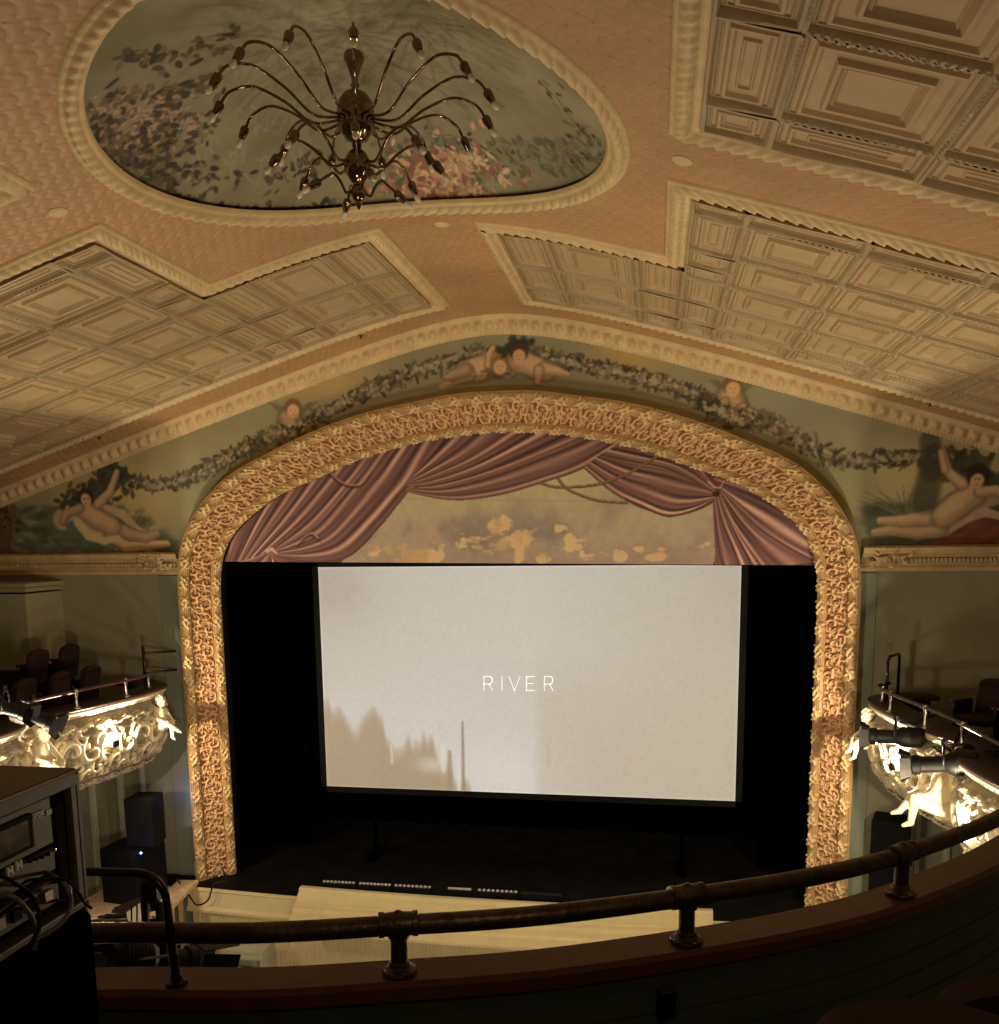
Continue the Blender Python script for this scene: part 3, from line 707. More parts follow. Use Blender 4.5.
# side walls and the low return wall at the far left
mb = MB()
mb.box((-10.1, -8, 3), (.2, 17, 9)); struct(mb.build('wall_left', 'wall_paint'))
mb = MB(); mb.box((10.1, -8, 3), (.2, 17, 9)); struct(mb.build('wall_right', 'wall_paint'))
mb = MB(); mb.box((0, -16, 3.5), (20.4, .2, 10.5)); struct(mb.build('wall_front', 'wall_paint'), 'rear wall of the auditorium')
mb = MB(); mb.box((0, -7.9, -1.3), (20.4, 16.6, .1)); struct(mb.build('floor', 'carpet'), 'dark auditorium floor')
mb = MB(); mb.box((-8.3, -.15, 1.72), (2.3, .9, 5.9)); mb.box((-8.3, -.15, 4.80), (2.4, .98, .06)); mb.box((-8.3, -.15, 4.73), (2.34, .93, .06)); struct(mb.build('wall_left', 'wall_paint'), 'low beige wall return at far left with a capped top')
for (u, v) in ((163, 643), (888, 648)):
    p = at_y(u, v, WY-.01); mb = MB(); mb.box((p[0], WY-.012, p[2]), (.08, .015, .12), bev=.004); mb.box((p[0], WY-.022, p[2]), (.02, .01, .035)); tag(mb.build('light_switch', 'wall_blue'), 'pale switch plate on the wall %s of the golden frame' % ('left' if u < 500 else 'right'), 'switch')

# ================================================================== GILDED FRAME
def frame():
    t = thing('proscenium_frame', 'gilded arched plaster frame with leaf bands around the stage opening', 'proscenium frame', (0, .2, 0))
    Po, L = resample(AO, .014); n = len(Po)
    # matched inner point by fraction
    Pi, _ = resample(AI, .014); ti = np.linspace(0, 1, len(Pi)); tq = np.linspace(0, 1, n)
    # pair by height on the jambs, by angle on the arch
    def para(P):
        th = np.arctan2(P[:, 1]-4.5, P[:, 0]); return np.where(P[:, 1] < 4.5, np.where(P[:, 0] < 0, PI+(4.5-P[:, 1]), -(4.5-P[:, 1])), th)
    po = para(Po); pi_ = para(Pi); o = np.argsort(pi_)
    I = np.stack([np.interp(po, pi_[o], Pi[o, 0]), np.interp(po, pi_[o], Pi[o, 1])], 1)
    s = L
    def band(name, w0, w1, nw, fn):
        w = np.linspace(w0, w1, nw)[None, :]; A = Po[:, None, :]; B = I[:, None, :]
        x = A[..., 0]*(1-w)+B[..., 0]*w; z = A[..., 1]*(1-w)+B[..., 1]*w; y = .02+.44*w**1.15+0*x
        d = I-Po; d = d/np.linalg.norm(d, axis=1)[:, None]; nrm = np.stack([d[:, 0]*.62, np.full(n, -.78), d[:, 1]*.62], 1)
        h, c = fn(s[:, None]+w*0, (w-w0)/(w1-w0)+s[:, None]*0)
        P = np.stack([x, y, z], -1)+nrm[:, None, :]*h[..., None]
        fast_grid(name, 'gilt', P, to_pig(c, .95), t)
    def leafy(s, q):
        """curling acanthus clusters every .31 m over a ribbed torus"""
        tor = .05*np.sin(PI*np.clip(q, 0, 1))**.7
        per = .31; k0 = np.floor(s/per); sg = np.where(k0 % 2 == 0, 1., -1.); u = (s/per) % 1-.5; v = (q-.5)*.62*sg
        h = np.zeros_like(u)
        for (cu, cv, a, l_, w_) in ((-.10, .06, .55, .30, .10), (.14, -.05, .75, .24, .085), (-.02, -.16, -.75, .20, .07), (.07, .17, -.9, .19, .07), (.27, .12, .25, .15, .06), (-.27, -.10, .2, .16, .06), (-.22, .2, 1.1, .13, .05), (.24, -.2, 1.0, .13, .05)):
            du = u-cu; dv = v-cv; c, sn = math.cos(a), math.sin(a); xx = du*c+dv*sn; yy = -du*sn+dv*c
            yy = yy+.35*xx*xx/l_*np.sign(cv+.01)           # curled blade
            wid = w_*(1-.32*np.abs(np.sin(xx/l_*9)))        # lobed edge
            e = 1-(xx/l_)**2-(yy/wid)**2; hh = np.sqrt(np.clip(e, 0, 1))*(.72+.28*np.clip(xx/l_+.6, 0, 1))-.30*np.exp(-(yy/(w_*.16))**2)*(e > 0)
            h = np.maximum(h, hh)
        rib = .5+.5*np.sin(2*PI*q*6)
        H = tor+h*.075+rib*.006*(h < .1)
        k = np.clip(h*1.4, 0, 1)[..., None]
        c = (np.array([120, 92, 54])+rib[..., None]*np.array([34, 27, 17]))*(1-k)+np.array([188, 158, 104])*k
        cre = np.clip(1-np.abs(h-.10)*8, 0, 1)[..., None]*(h[..., None] > .01); c = c*(1-cre*.55)  # crevice shade painted into the colour round each leaf
        return H*np.clip(np.minimum(q, 1-q)*14, 0, 1), c
    def scroll(s, q):
        per = .37; W_ = .42; h = np.zeros_like(s); wob = .02*np.sin(s*9.)
        for (off, cv, sc, ks) in ((0, .26, 1, 1), (.5, .74, 1, -1), (.25, .52, .62, 1), (.76, .46, .62, -1), (.02, .80, .5, -1), (.52, .20, .5, 1), (.36, .9, .34, 1), (.86, .1, .34, -1)):
            uu = ((s/per+off) % 1-.5)*per; vv = (q-cv)*W_*.62+wob; r = np.hypot(uu, vv)/(.125*sc)+1e-3; th = np.arctan2(vv*ks, uu)
            sp = np.cos(th-5.2*np.log(r+.10))
            h = np.maximum(h, np.clip(sp*1.2, 0, 1)*np.clip((1.2-r)*2.2, 0, 1))
            lob = np.clip(np.cos(th*6+ks)*1.1, 0, 1)*np.clip(1-np.abs(r-1.05)*3.4, 0, 1); h = np.maximum(h, lob*.85)
        edge = np.exp(-((q-0)/.045)**2)+np.exp(-((q-1)/.045)**2)
        H = -.035+h*.062+edge*.04
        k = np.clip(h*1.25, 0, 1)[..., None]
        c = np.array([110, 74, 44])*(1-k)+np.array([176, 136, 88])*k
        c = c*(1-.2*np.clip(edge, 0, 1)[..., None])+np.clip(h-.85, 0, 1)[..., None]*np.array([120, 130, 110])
        return (H-.0)*np.clip(np.minimum(q, 1-q)*16, 0, 1), c
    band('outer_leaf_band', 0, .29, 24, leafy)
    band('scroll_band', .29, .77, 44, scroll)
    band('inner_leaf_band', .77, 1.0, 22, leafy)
    # back return so that the frame has depth
    d = I-Po; d /= np.linalg.norm(d, axis=1)[:, None]
    A = Po[::6]; P = np.stack([np.stack([A[:, 0], np.full(len(A), .02), A[:, 1]], 1), np.stack([A[:, 0]-d[::6, 0]*.02, np.full(len(A), WY+.05), A[:, 1]-d[::6, 1]*.02], 1)], 1)
    fast_grid('outer_edge', 'cream_plaster', P, None, t)
    B = I[::6]; P = np.stack([np.stack([B[:, 0], np.full(len(B), .46), B[:, 1]], 1), np.stack([B[:, 0]-d[::6, 0]*.05, np.full(len(B), .75), B[:, 1]-d[::6, 1]*.05], 1)], 1)
    fast_grid('inner_edge', 'black', P, None, t)
frame()

# ================================================================== PAINTED VALANCE CANVAS
def valance():
    VY = .56
    pt = Paint(-4.8, 4.8, 4.9, 7.3, .0105, (140, 125, 92)); X, Y = np.meshgrid(pt.X, pt.Y)
    W = lambda u, v: at_y(u, v, VY)[[0, 2]]
    zt = np.clip((Y-5.0)/1.3, 0, 1)[..., None]; pt.A = np.array([132, 112, 92])*(1-zt)+np.array([152, 140, 96])*zt
    f = fbm((pt.ny, pt.nx), 64, 21, 6); g = fbm((pt.ny, pt.nx), 30, 22, 5)
    cl = np.clip((f-.46)*5, 0, 1)*np.clip(1.2-(Y-5.35)/.75, 0, 1)*np.clip((Y-5.1)*6, .3, 1); pt.A = pt.A*(1-.8*cl[..., None])+np.array([106, 95, 80])*.8*cl[..., None]
    rs = random.Random(5)
    gold = np.zeros_like(f); g2 = fbm((pt.ny, pt.nx), 20, 77, 5)
    for (u, v, rx, ry) in ((448, 545, 17, 6), (428, 553, 15, 6), (392, 552, 14, 5), (370, 556, 12, 4), (400, 560, 26, 3), (525, 545, 12, 9), (518, 558, 10, 6), (541, 560, 8, 5), (568, 546, 7, 7), (596, 553, 16, 5), (622, 556, 6, 4), (550, 529, 10, 4), (500, 524, 10, 7), (503, 545, 6, 6), (690, 550, 16, 5), (660, 557, 8, 3), (462, 541, 10, 3), (640, 548, 5, 3)):
        p = W(u, v); rx *= .0147; ry *= .0147
        d = ((X-p[0])/(rx*1.25))**2+((Y-p[1])/(ry*1.35))**2; gold = np.maximum(gold, np.clip(1.0-d+(g2-.5)*5.5, 0, 1))
    for q in range(150):
        u, v = rs.choice([(448, 545), (428, 553), (395, 552), (525, 545), (568, 546), (596, 553), (503, 545), (690, 550), (470, 538)]); p = W(u+rs.gauss(0, 14), v+rs.gauss(0, 4)); rx, ry = rs.uniform(.03, .11), rs.uniform(.012, .04)
        d = ((X-p[0])/rx)**2+((Y-p[1])/ry)**2; gold = np.maximum(gold, np.clip(.8-d+(g2-.5)*3, 0, 1))
    gold = np.clip(gold*1.5-.3, 0, 1)[..., None]; hl = np.clip((g-.4)*4, 0, 1)[..., None]
    pt.A = pt.A*(1-gold)+(np.array([156, 126, 86])*(1-hl)+np.array([194, 164, 112])*hl)*gold
    pt.A += (fbm((pt.ny, pt.nx), 8, 30)-.5)[..., None]*12
    pt.stroke([W(225, 498), W(400, 499), W(600, 501), W(714, 505)], .006, .006, (112, 102, 76), .5, .5)
    DKc, MD, LT = np.array([40, 24, 22.]), np.array([103, 71, 60.]), np.array([178, 138, 108.])
    base = np.array([90, 56, 50.])
    def poly(l, col):
        l = [W(*q) for q in smooth_path(l, 4)] if len(l) > 2 else [W(*q) for q in l]
        ins = np.zeros(X.shape, bool); n = len(l)
        for i in range(n):
            (xa, ya), (xb, yb) = l[i], l[(i+1) % n]
            if ya == yb: continue
            c = ((ya > Y) != (yb > Y)) & (X < (xb-xa)*(Y-ya)/(yb-ya)+xa); ins ^= c
        pt.A[ins] = pt.A[ins]*.0+np.array(col)+(f[ins][:, None]-.5)*16
    def drape(A, B, nf, seed, skew=0., pinch=False, gain=1.):
        """fill between two guide lines with painted folds running along them"""
        rd = np.random.RandomState(seed); ns, nt_ = 420, 900
        a = smooth_path([W(*q) for q in A], 12); b = smooth_path([W(*q) for q in B], 12)
        def rs_(P): L = np.r_[0, np.cumsum(np.hypot(*np.diff(P, axis=0).T))]; t = np.linspace(0, L[-1], nt_); return np.stack([np.interp(t, L, P[:, 0]), np.interp(t, L, P[:, 1])], 1)
        a, b = rs_(a), rs_(b); s = np.linspace(0, 1, ns)[:, None]; t = np.linspace(0, 1, nt_)[None]
        P = a[None]*(1-s[..., None])+b[None]*s[..., None]
        k1, k2, k3, k4 = rd.rand(4)*6.28
        x = nf*(s+.10*np.sin(3.3*s+k1)+.045*np.sin(2.6*t+k2)*np.sin(PI*s)+.03*np.sin(5.1*t+4*s+k3)*np.sin(PI*s)); ii = np.floor(x).astype(int); am = rd.uniform(.65, 1.15, 60)[ii % 60]; sk = rd.uniform(-.25, .25, 60)[ii % 60]
        u = x-np.floor(x); v = np.cos(2*PI*(u-.38-sk*.3))*.62+np.cos(4*PI*(u-.30))*.42-.10
        v = v*am*(.85+.25*np.sin(4*t+ii*1.7))
        v += .13*np.cos(2*PI*(x*2.3+.6*np.sin(3*t+k4)))
        v = np.clip(v*gain, -1, 1)[..., None]
        c = np.where(v > 0, MD*(1-v)+LT*v, MD*(1+v)-DKc*v)
        i = np.clip(((P[..., 0]-pt.x0)/pt.res+.5).astype(int), 0, pt.nx-1); j = np.clip(((P[..., 1]-pt.y0)/pt.res+.5).astype(int), 0, pt.ny-1)
        pt.A[j, i] = c
    # left mass of cloth
    poly([(215, 575), (215, 500), (260, 470), (330, 440), (420, 425), (445, 436), (436, 450), (427, 462), (420, 474), (413, 486), (406, 495), (397, 506), (388, 515), (378, 527), (367, 538), (356, 548), (348, 556), (342, 562), (340, 575)], base)
    drape([(302, 448), (280, 480), (255, 520), (236, 562)], [(378, 436), (345, 480), (308, 522), (270, 553)], 4, 4)
    drape([(250, 460), (226, 500), (218, 530), (210, 566)], [(302, 448), (280, 480), (255, 520), (236, 562)], 2, 6, gain=.8)
    drape([(270, 553), (308, 522), (345, 480), (378, 436)], [(270, 555), (314, 562), (350, 556), (381, 525), (402, 499), (416, 482), (430, 458), (448, 428)], 4, 9)
    drape([(236, 562), (250, 559), (262, 555), (270, 553)], [(262, 570), (268, 565), (270, 560), (271, 555)], 2, 12, gain=.9)
    drape([(262, 570), (268, 565), (270, 560), (271, 555)], [(320, 570), (300, 566), (285, 561), (271, 555)], 2, 13, gain=.9)
    # pinched gathers in the left cloth
    for l in ([(330, 472), (340, 481), (352, 485), (362, 483), (370, 472)], [(318, 538), (312, 533), (304, 537), (296, 545)]):
        q = [W(*z) for z in smooth_path(l, 6)]; pt.stroke([(a_+.012, b_-.03) for a_, b_ in q], .035, .012, tuple(DKc*1.3), .45, 1.); pt.stroke(q, .018, .005, tuple(LT*.9), .45, .9)
    # centre swag
    poly([(408, 484), (420, 462), (436, 440), (460, 425), (560, 420), (625, 430), (622, 444), (603, 456), (584, 468), (562, 476), (540, 484), (520, 490), (495, 496), (470, 499), (450, 499), (430, 496), (412, 492)], base)
    drape([(408, 480), (425, 460), (436, 444), (446, 426)], [(407, 488), (440, 486), (500, 470), (560, 445), (600, 425)], 4, 15)
    drape([(407, 487), (440, 486), (500, 468), (560, 444), (605, 424)], [(406, 491), (430, 497), (460, 500), (500, 495), (545, 482), (584, 468), (624, 443)], 3, 16, gain=.9)
    # right swag
    poly([(584, 468), (600, 456), (620, 444), (640, 430), (720, 440), (730, 494), (714, 502), (704, 508), (690, 513), (678, 516), (666, 517), (652, 512), (638, 507), (625, 500), (614, 493), (600, 480)], (84, 48, 42))
    drape([(600, 455), (630, 462), (670, 470), (700, 482), (716, 492)], [(584, 468), (612, 492), (640, 506), (666, 516), (690, 512), (714, 500)], 4, 22)
    drape([(628, 440), (660, 448), (696, 462), (718, 488)], [(600, 455), (630, 462), (670, 470), (714, 493)], 2, 23, gain=1.)
    # right hanging cloth
    poly([(713, 502), (716, 490), (700, 460), (740, 440), (800, 480), (835, 520), (830, 580), (716, 580), (715, 560), (714, 530)], (78, 44, 38))
    drape([(713, 500), (714, 525), (716, 568)], [(720, 492), (735, 525), (762, 568)], 4, 31)
    drape([(720, 492), (735, 525), (765, 568)], [(722, 488), (760, 522), (795, 545), (826, 560)], 3, 33, gain=.9)
    drape([(722, 488), (760, 522), (795, 545), (826, 560)], [(712, 476), (760, 484), (800, 505), (830, 534)], 2, 35, gain=.8)
    p = W(716, 494); pt.blob(p[0], p[1], .05, .04, 0, tuple(DKc), .9, .4); pt.stroke([W(709, 482), W(714, 487), W(720, 488), W(724, 481)], .018, .008, tuple(LT), .7, .8)
    pt.stroke([W(267, 551), W(272, 549), W(276, 553)], .03, .02, tuple(LT), .8, .5)
    # painted cords
    for l in ([(540, 483), (555, 487), (575, 487), (600, 484), (625, 475), (645, 464), (660, 455)], [(557, 477), (566, 488), (580, 495), (600, 501), (627, 503)]):
        P = [W(*q) for q in smooth_path(l, 5)]; pt.stroke(P, .02, .02, (72, 54, 34), 1, .3); pt.stroke([(a, b+.006) for a, b in P], .007, .007, (136, 104, 66), .8, .4)
    nu, nv = 860, 220; xs = np.linspace(-4.68, 4.68, nu)[:, None]; t = np.linspace(0, 1, nv)[None]
    lo = 5.05-.0125*xs; hi = np.maximum(arch_top(RI, xs*.965)+.16, 5.2); Z = lo+(hi-lo)*t; Xg = xs+Z*0
    P = np.stack([Xg, np.full_like(Xg, VY), Z], -1)
    t_ = thing('painted_valance', 'painted canvas valance of mauve swags over a cloudy sky above the screen', 'painted curtain', (0, VY, 5.05))
    fast_grid('painted_canvas', 'canvas', P, to_pig(pt.sample(Xg, Z)), t_)
    mb = MB(); mb.tube([(-4.6, VY+.03, 5.115), (4.6, VY+.03, 5.0)], .02, 8); mb.build('bottom_batten', 'black_cloth', t_)
valance()

# ================================================================== STAGE AND SCREEN
def drape_cloth(name, xa, xb, y, z0, z1, amp, per, label, seed):
    xs = np.arange(xa, xb+.001, .03)[:, None]; z = np.linspace(z0, z1, 6)[None]; rd = random.Random(seed).random()*6
    Y = y+amp*np.sin(2*PI*xs/per+rd+.5*np.sin(xs*3.1))*(1+.2*(1-z/z1)); P = np.stack([xs+z*0, Y, z+xs*0], -1)
    o = fast_grid(name, 'black_cloth', P, None); md = o.modifiers.new('thickness', 'SOLIDIFY'); md.thickness = .012
    return tag(o, label, 'stage curtain', 'black stage drapes')
drape_cloth('stage_drape', -7.5, 7.5, 3.4, 0.01, 7.9, .06, .34, 'black backdrop curtain hanging across the stage behind the screen', 1)
drape_cloth('stage_drape', -7.6, -3.75, 1.9, 0.01, 7.6, .05, .3, 'black side curtain left of the projection screen', 2)
drape_cloth('stage_drape', 3.95, 7.6, 1.9, 0.01, 7.6, .05, .3, 'black side curtain right of the projection screen', 3)
def screen():
    XC, HW, ZT, ZB, Y = .138, 3.416, 4.977, 1.224, 1.5
    t = thing('projection_screen', 'large projection screen showing a pale grey film frame with the word RIVER', 'projection screen', (XC, Y, ZB))
    W = lambda u, v: at_y(u, v, Y)[[0, 2]]
    pt = Paint(XC-HW-.05, XC+HW+.05, ZB-.05, ZT+.05, .012, (190, 182, 170)); X, Z = np.meshgrid(pt.X, pt.Y)
    q = np.clip((ZT-Z)/(ZT-ZB), 0, 1)[..., None]; ux = np.clip((X-XC+HW)/(2*HW), 0, 1)[..., None]
    c0 = np.array([173, 166, 151.]); c1 = np.array([178, 170, 155.])
    pt.A = c0*(1-q)+c1*q+np.array([8, 8, 9])*(1-2*np.abs(ux-.5))-np.array([9, 10, 11])*np.clip(ux*2-1, 0, 1)
    def soft(u, v, ru, rv, col, al):
        p = W(u, v); a = np.exp(-((X-p[0])/(ru*.0158))**2-((Z-p[1])/(rv*.0158))**2)*al; pt.A[:] = pt.A*(1-a[..., None])+np.array(col)*a[..., None]
    soft(335, 590, 40, 40, (152, 138, 128), .6); soft(725, 590, 34, 60, (160, 148, 134), .35)
    soft(455, 700, 150, 70, (186, 182, 178), .5); soft(500, 775, 70, 40, (200, 194, 188), .75); soft(420, 740, 60, 40, (196, 188, 180), .5)
    soft(350, 705, 40, 20, (186, 180, 176), .6); soft(640, 770, 70, 40, (170, 158, 140), .4)
    # warm tan shore line low left with blurred streaks
    prof = {322: 700, 335: 716, 348: 722, 354: 740, 368: 712, 378: 716, 388: 738, 396: 758, 410: 742, 430: 740, 436: 758, 445: 776, 470: 785}
    us = np.linspace(320, 470, 150); rs = np.random.RandomState(4); jit = np.interp(us, np.linspace(320, 470, 40), rs.randn(40)*5)
    for u, j in zip(us, jit):
        v0 = np.interp(u, list(prof), list(prof.values()))+j; v1 = 800; p = W(u, v0); b = W(u, v1)
        w_ = pt.win(p[0]-.02, p[0]+.02, b[1], p[1]+.3)
        if w_: a = np.clip((p[1]+.12-w_[3])/.35, 0, 1)*.62+w_[2]*0; pt.mix((w_[0], w_[1]), a, (150, 132, 104))
    soft(432, 765, 16, 8, (196, 186, 172), .7)
    for (u, va, vb, wd, al, cc) in ((449.5, 752, 789, .055, .75, (140, 122, 98)), (462.5, 722, 789, .032, .85, (134, 118, 96)), (458, 760, 789, .03, .5, (206, 202, 200)), (391, 745, 762, .03, .5, (206, 200, 194)), (443, 745, 770, .04, .5, (206, 200, 194)), (548, 745, 765, .04, .35, (150, 136, 112))):
        pt.stroke([W(u, va), W(u+1, vb)], wd*.6, wd, cc, al, .8)
    w_ = W(537, 700); a = np.clip((X-w_[0])/.16+.5, 0, 1)*np.clip((W(0, 640)[1]-Z)/1., 0, 1)*.45; pt.A = pt.A*(1-a[..., None])+np.array([170, 156, 136])*a[..., None]
    pt.A += (fbm((pt.ny, pt.nx), 3, 9, 1)-.5)[..., None]*7
    e = np.minimum.reduce([X-(XC-HW), (XC+HW)-X, Z-ZB, ZT-Z]); pt.A += (np.clip(1-e/.04, 0, 1)*18)[..., None]
    xs = np.linspace(XC-HW, XC+HW, 560)[:, None]; zs = np.linspace(ZB, ZT, 310)[None]; Xg = xs+zs*0; Zg = zs+xs*0
    fast_grid('lit_surface', 'screen_image', np.stack([Xg, np.full_like(Xg, Y), Zg], -1), s2l(pt.sample(Xg, Zg)/255.), t)
    mb = MB(); b = .11
    for (c, d) in (((XC, Y+.02, ZT+b/2), (2*HW+2*b, .05, b)), ((XC, Y+.02, ZB-b/2), (2*HW+2*b, .05, b)), ((XC-HW-b/2, Y+.02, (ZT+ZB)/2), (b, .05, ZT-ZB+2*b)), ((XC+HW+b/2, Y+.02, (ZT+ZB)/2), (b, .05, ZT-ZB+2*b))): mb.box(c, d, bev=.01)
    mb.build('black_border', 'black', t)
    mb = MB()
    for s in (-1, 1): mb = MB(); mb.box((XC+s*2.6, Y+.08, .57), (.06, .06, 1.1)); mb.box((XC+s*2.6, Y+.08, .03), (.1, .7, .05)); mb.build('support_leg', 'black_cloth', t)
    # title RIVER
    mb = MB(); H0, H1 = 676.5, 690.5
    def st(l):
        for i in range(len(l)-1):
            a = W(*l[i]); c = W(*l[i+1]); ang = math.atan2(c[1]-a[1], c[0]-a[0]); L = math.hypot(*(c-a))
            mb.box(((a[0]+c[0])/2, Y-.004, (a[1]+c[1])/2), (L+.01, .004, .0105), ry=-ang)
    def letter(*ls):
        mb.v.clear(); mb.f.clear(); mb.c.clear()
        for l in ls: st(l)
        mb.build('title_letter', 'title_glow', t)
    for x in (484, 544.5): letter([(x, H1), (x, H0), (x+6.5, H0), (x+8.3, H0+2), (x+8.3, H0+5), (x+6.5, 684), (x, 684)], [(x+5, 684), (x+8.6, H1)])
    letter([(502, H0), (502, H1)]); letter([(509, H0), (514.5, H1), (520, H0)]); letter([(534.5, H0), (526.5, H0), (526.5, H1), (534.5, H1)], [(526.5, 683.5), (533.5, 683.5)])
screen()

def stage():
    # black stage floor with a curved front edge
    xs = np.linspace(-5.0, 5.0, 60); edge = lambda x: -.18-.25*np.cos(np.clip(x/5., -1, 1)*PI/2)
    poly = [(x, edge(x)) for x in xs]+[(8, .35), (8, 5.0), (-8, 5.0), (-8, .35)]
    mb = MB(); mb.prism(poly, -.05, 0.0); struct(mb.build('floor', 'stage_black'), 'black stage floor')
    mb = MB(); mb.box((0, 5.1, 4), (17, .1, 9)); mb.box((-8.1, 2.7, 4), (.1, 4.8, 9)); mb.box((8.1, 2.7, 4), (.1, 4.8, 9)); mb.box((0, 2.7, 8.5), (17, 4.9, .1))
    struct(mb.build('wall_stage', 'black_cloth'), 'black stage house walls')
    # upper fly closure just behind the arch
    # cream apron front
    t = thing('stage_apron', 'cream moulded apron front with beadboard below, along the stage edge', 'stage apron', (0, -.4, -1.25))
    def sweepx(name, xa, xb, prof, m, res=.05):
        xs = np.arange(xa, xb+res*.5, res); P = np.zeros((len(xs), len(prof), 3))
        for j, (o, z) in enumerate(prof): P[:, j, 0] = xs; P[:, j, 1] = edge(xs)+o; P[:, j, 2] = z
        mb = MB(); mb.grid(P); ends = []
        for i in (0, len(xs)-1): mb.add(P[i], [tuple(range(len(prof)))])
        return mb.build(name, m, t, smooth=SH)
    sweepx('cap_moulding', -3.08, 3.12, [(.10, -.0), (.10, .13), (.05, .15), (-.03, .15), (-.05, .12), (-.05, .09), (-.10, .07), (-.14, .02), (-.22, -.01), (-.22, -.04), (-.30, -.06), (-.32, -.09), (-.32, -.12), (-.42, -.16), (-.44, -.2), (-.6, -.26), (-.6, -.30), (0, -.32)], 'beadboard')
    sweepx('fascia', -5.02, 5.02, [(0, -.01), (-.03, -.01), (-.04, -.05), (-.02, -.07), (-.05, -.30), (-.10, -.34), (-.10, -.38), (0, -.40)], 'beadboard')
    xs = np.arange(-5.0, 5.0, .0125); bead = np.where((np.arange(len(xs)) % 6) == 0, .012, 0); P = np.zeros((len(xs), 2, 3))
    for j, z in enumerate((-1.28, -.36)): P[:, j, 0] = xs; P[:, j, 1] = edge(xs)+.03+bead; P[:, j, 2] = z
    fast_grid('beadboard_wall', 'beadboard', P, None, t, smooth=False)
stage()
# footlight strips lying just behind the apron moulding
strips = [(321, 353, 884, 'first'), (356, 388, 887.5, 'second'), (391, 428, 890.5, 'third'), (445, 468, 894.5, 'fourth'), (474, 515, 897.5, 'fifth'), (518, 560, 900.5, 'sixth')]
for i, (ua, ub, v, nth) in enumerate(strips):
    a = at_z(ua, v-1.5, .13); b = at_z(ub, v-1.5+(ub-ua)*.09, .13); a[1] = b[1] = max(a[1], -.14+.0); 
    L = b[0]-a[0]; c = (a+b)/2; yy = .02-.0*i
    t = thing('footlight_strip', '%s black footlight strip from the left behind the cream apron edge' % nth, 'footlight', (float(c[0]), yy, 0), 'footlights along the stage edge')
    mb = MB(); mb.box((c[0], yy, .06), (L, .09, .11), bev=.012); mb.build('housing', 'black_metal', t)
    if i < 5:
        n = 9
        for k in range(n):
            x = a[0]+L*(k+.5)/n; mb = MB(); mb.lathe([(.012, 0), (.022, .004), (.026, .012), (.022, .02), (.0001, .026)], 10, (x, yy-.02, .115), (0, -.35, .94)); mb.build('lens', 'footlight_lens', t, smooth=SH)

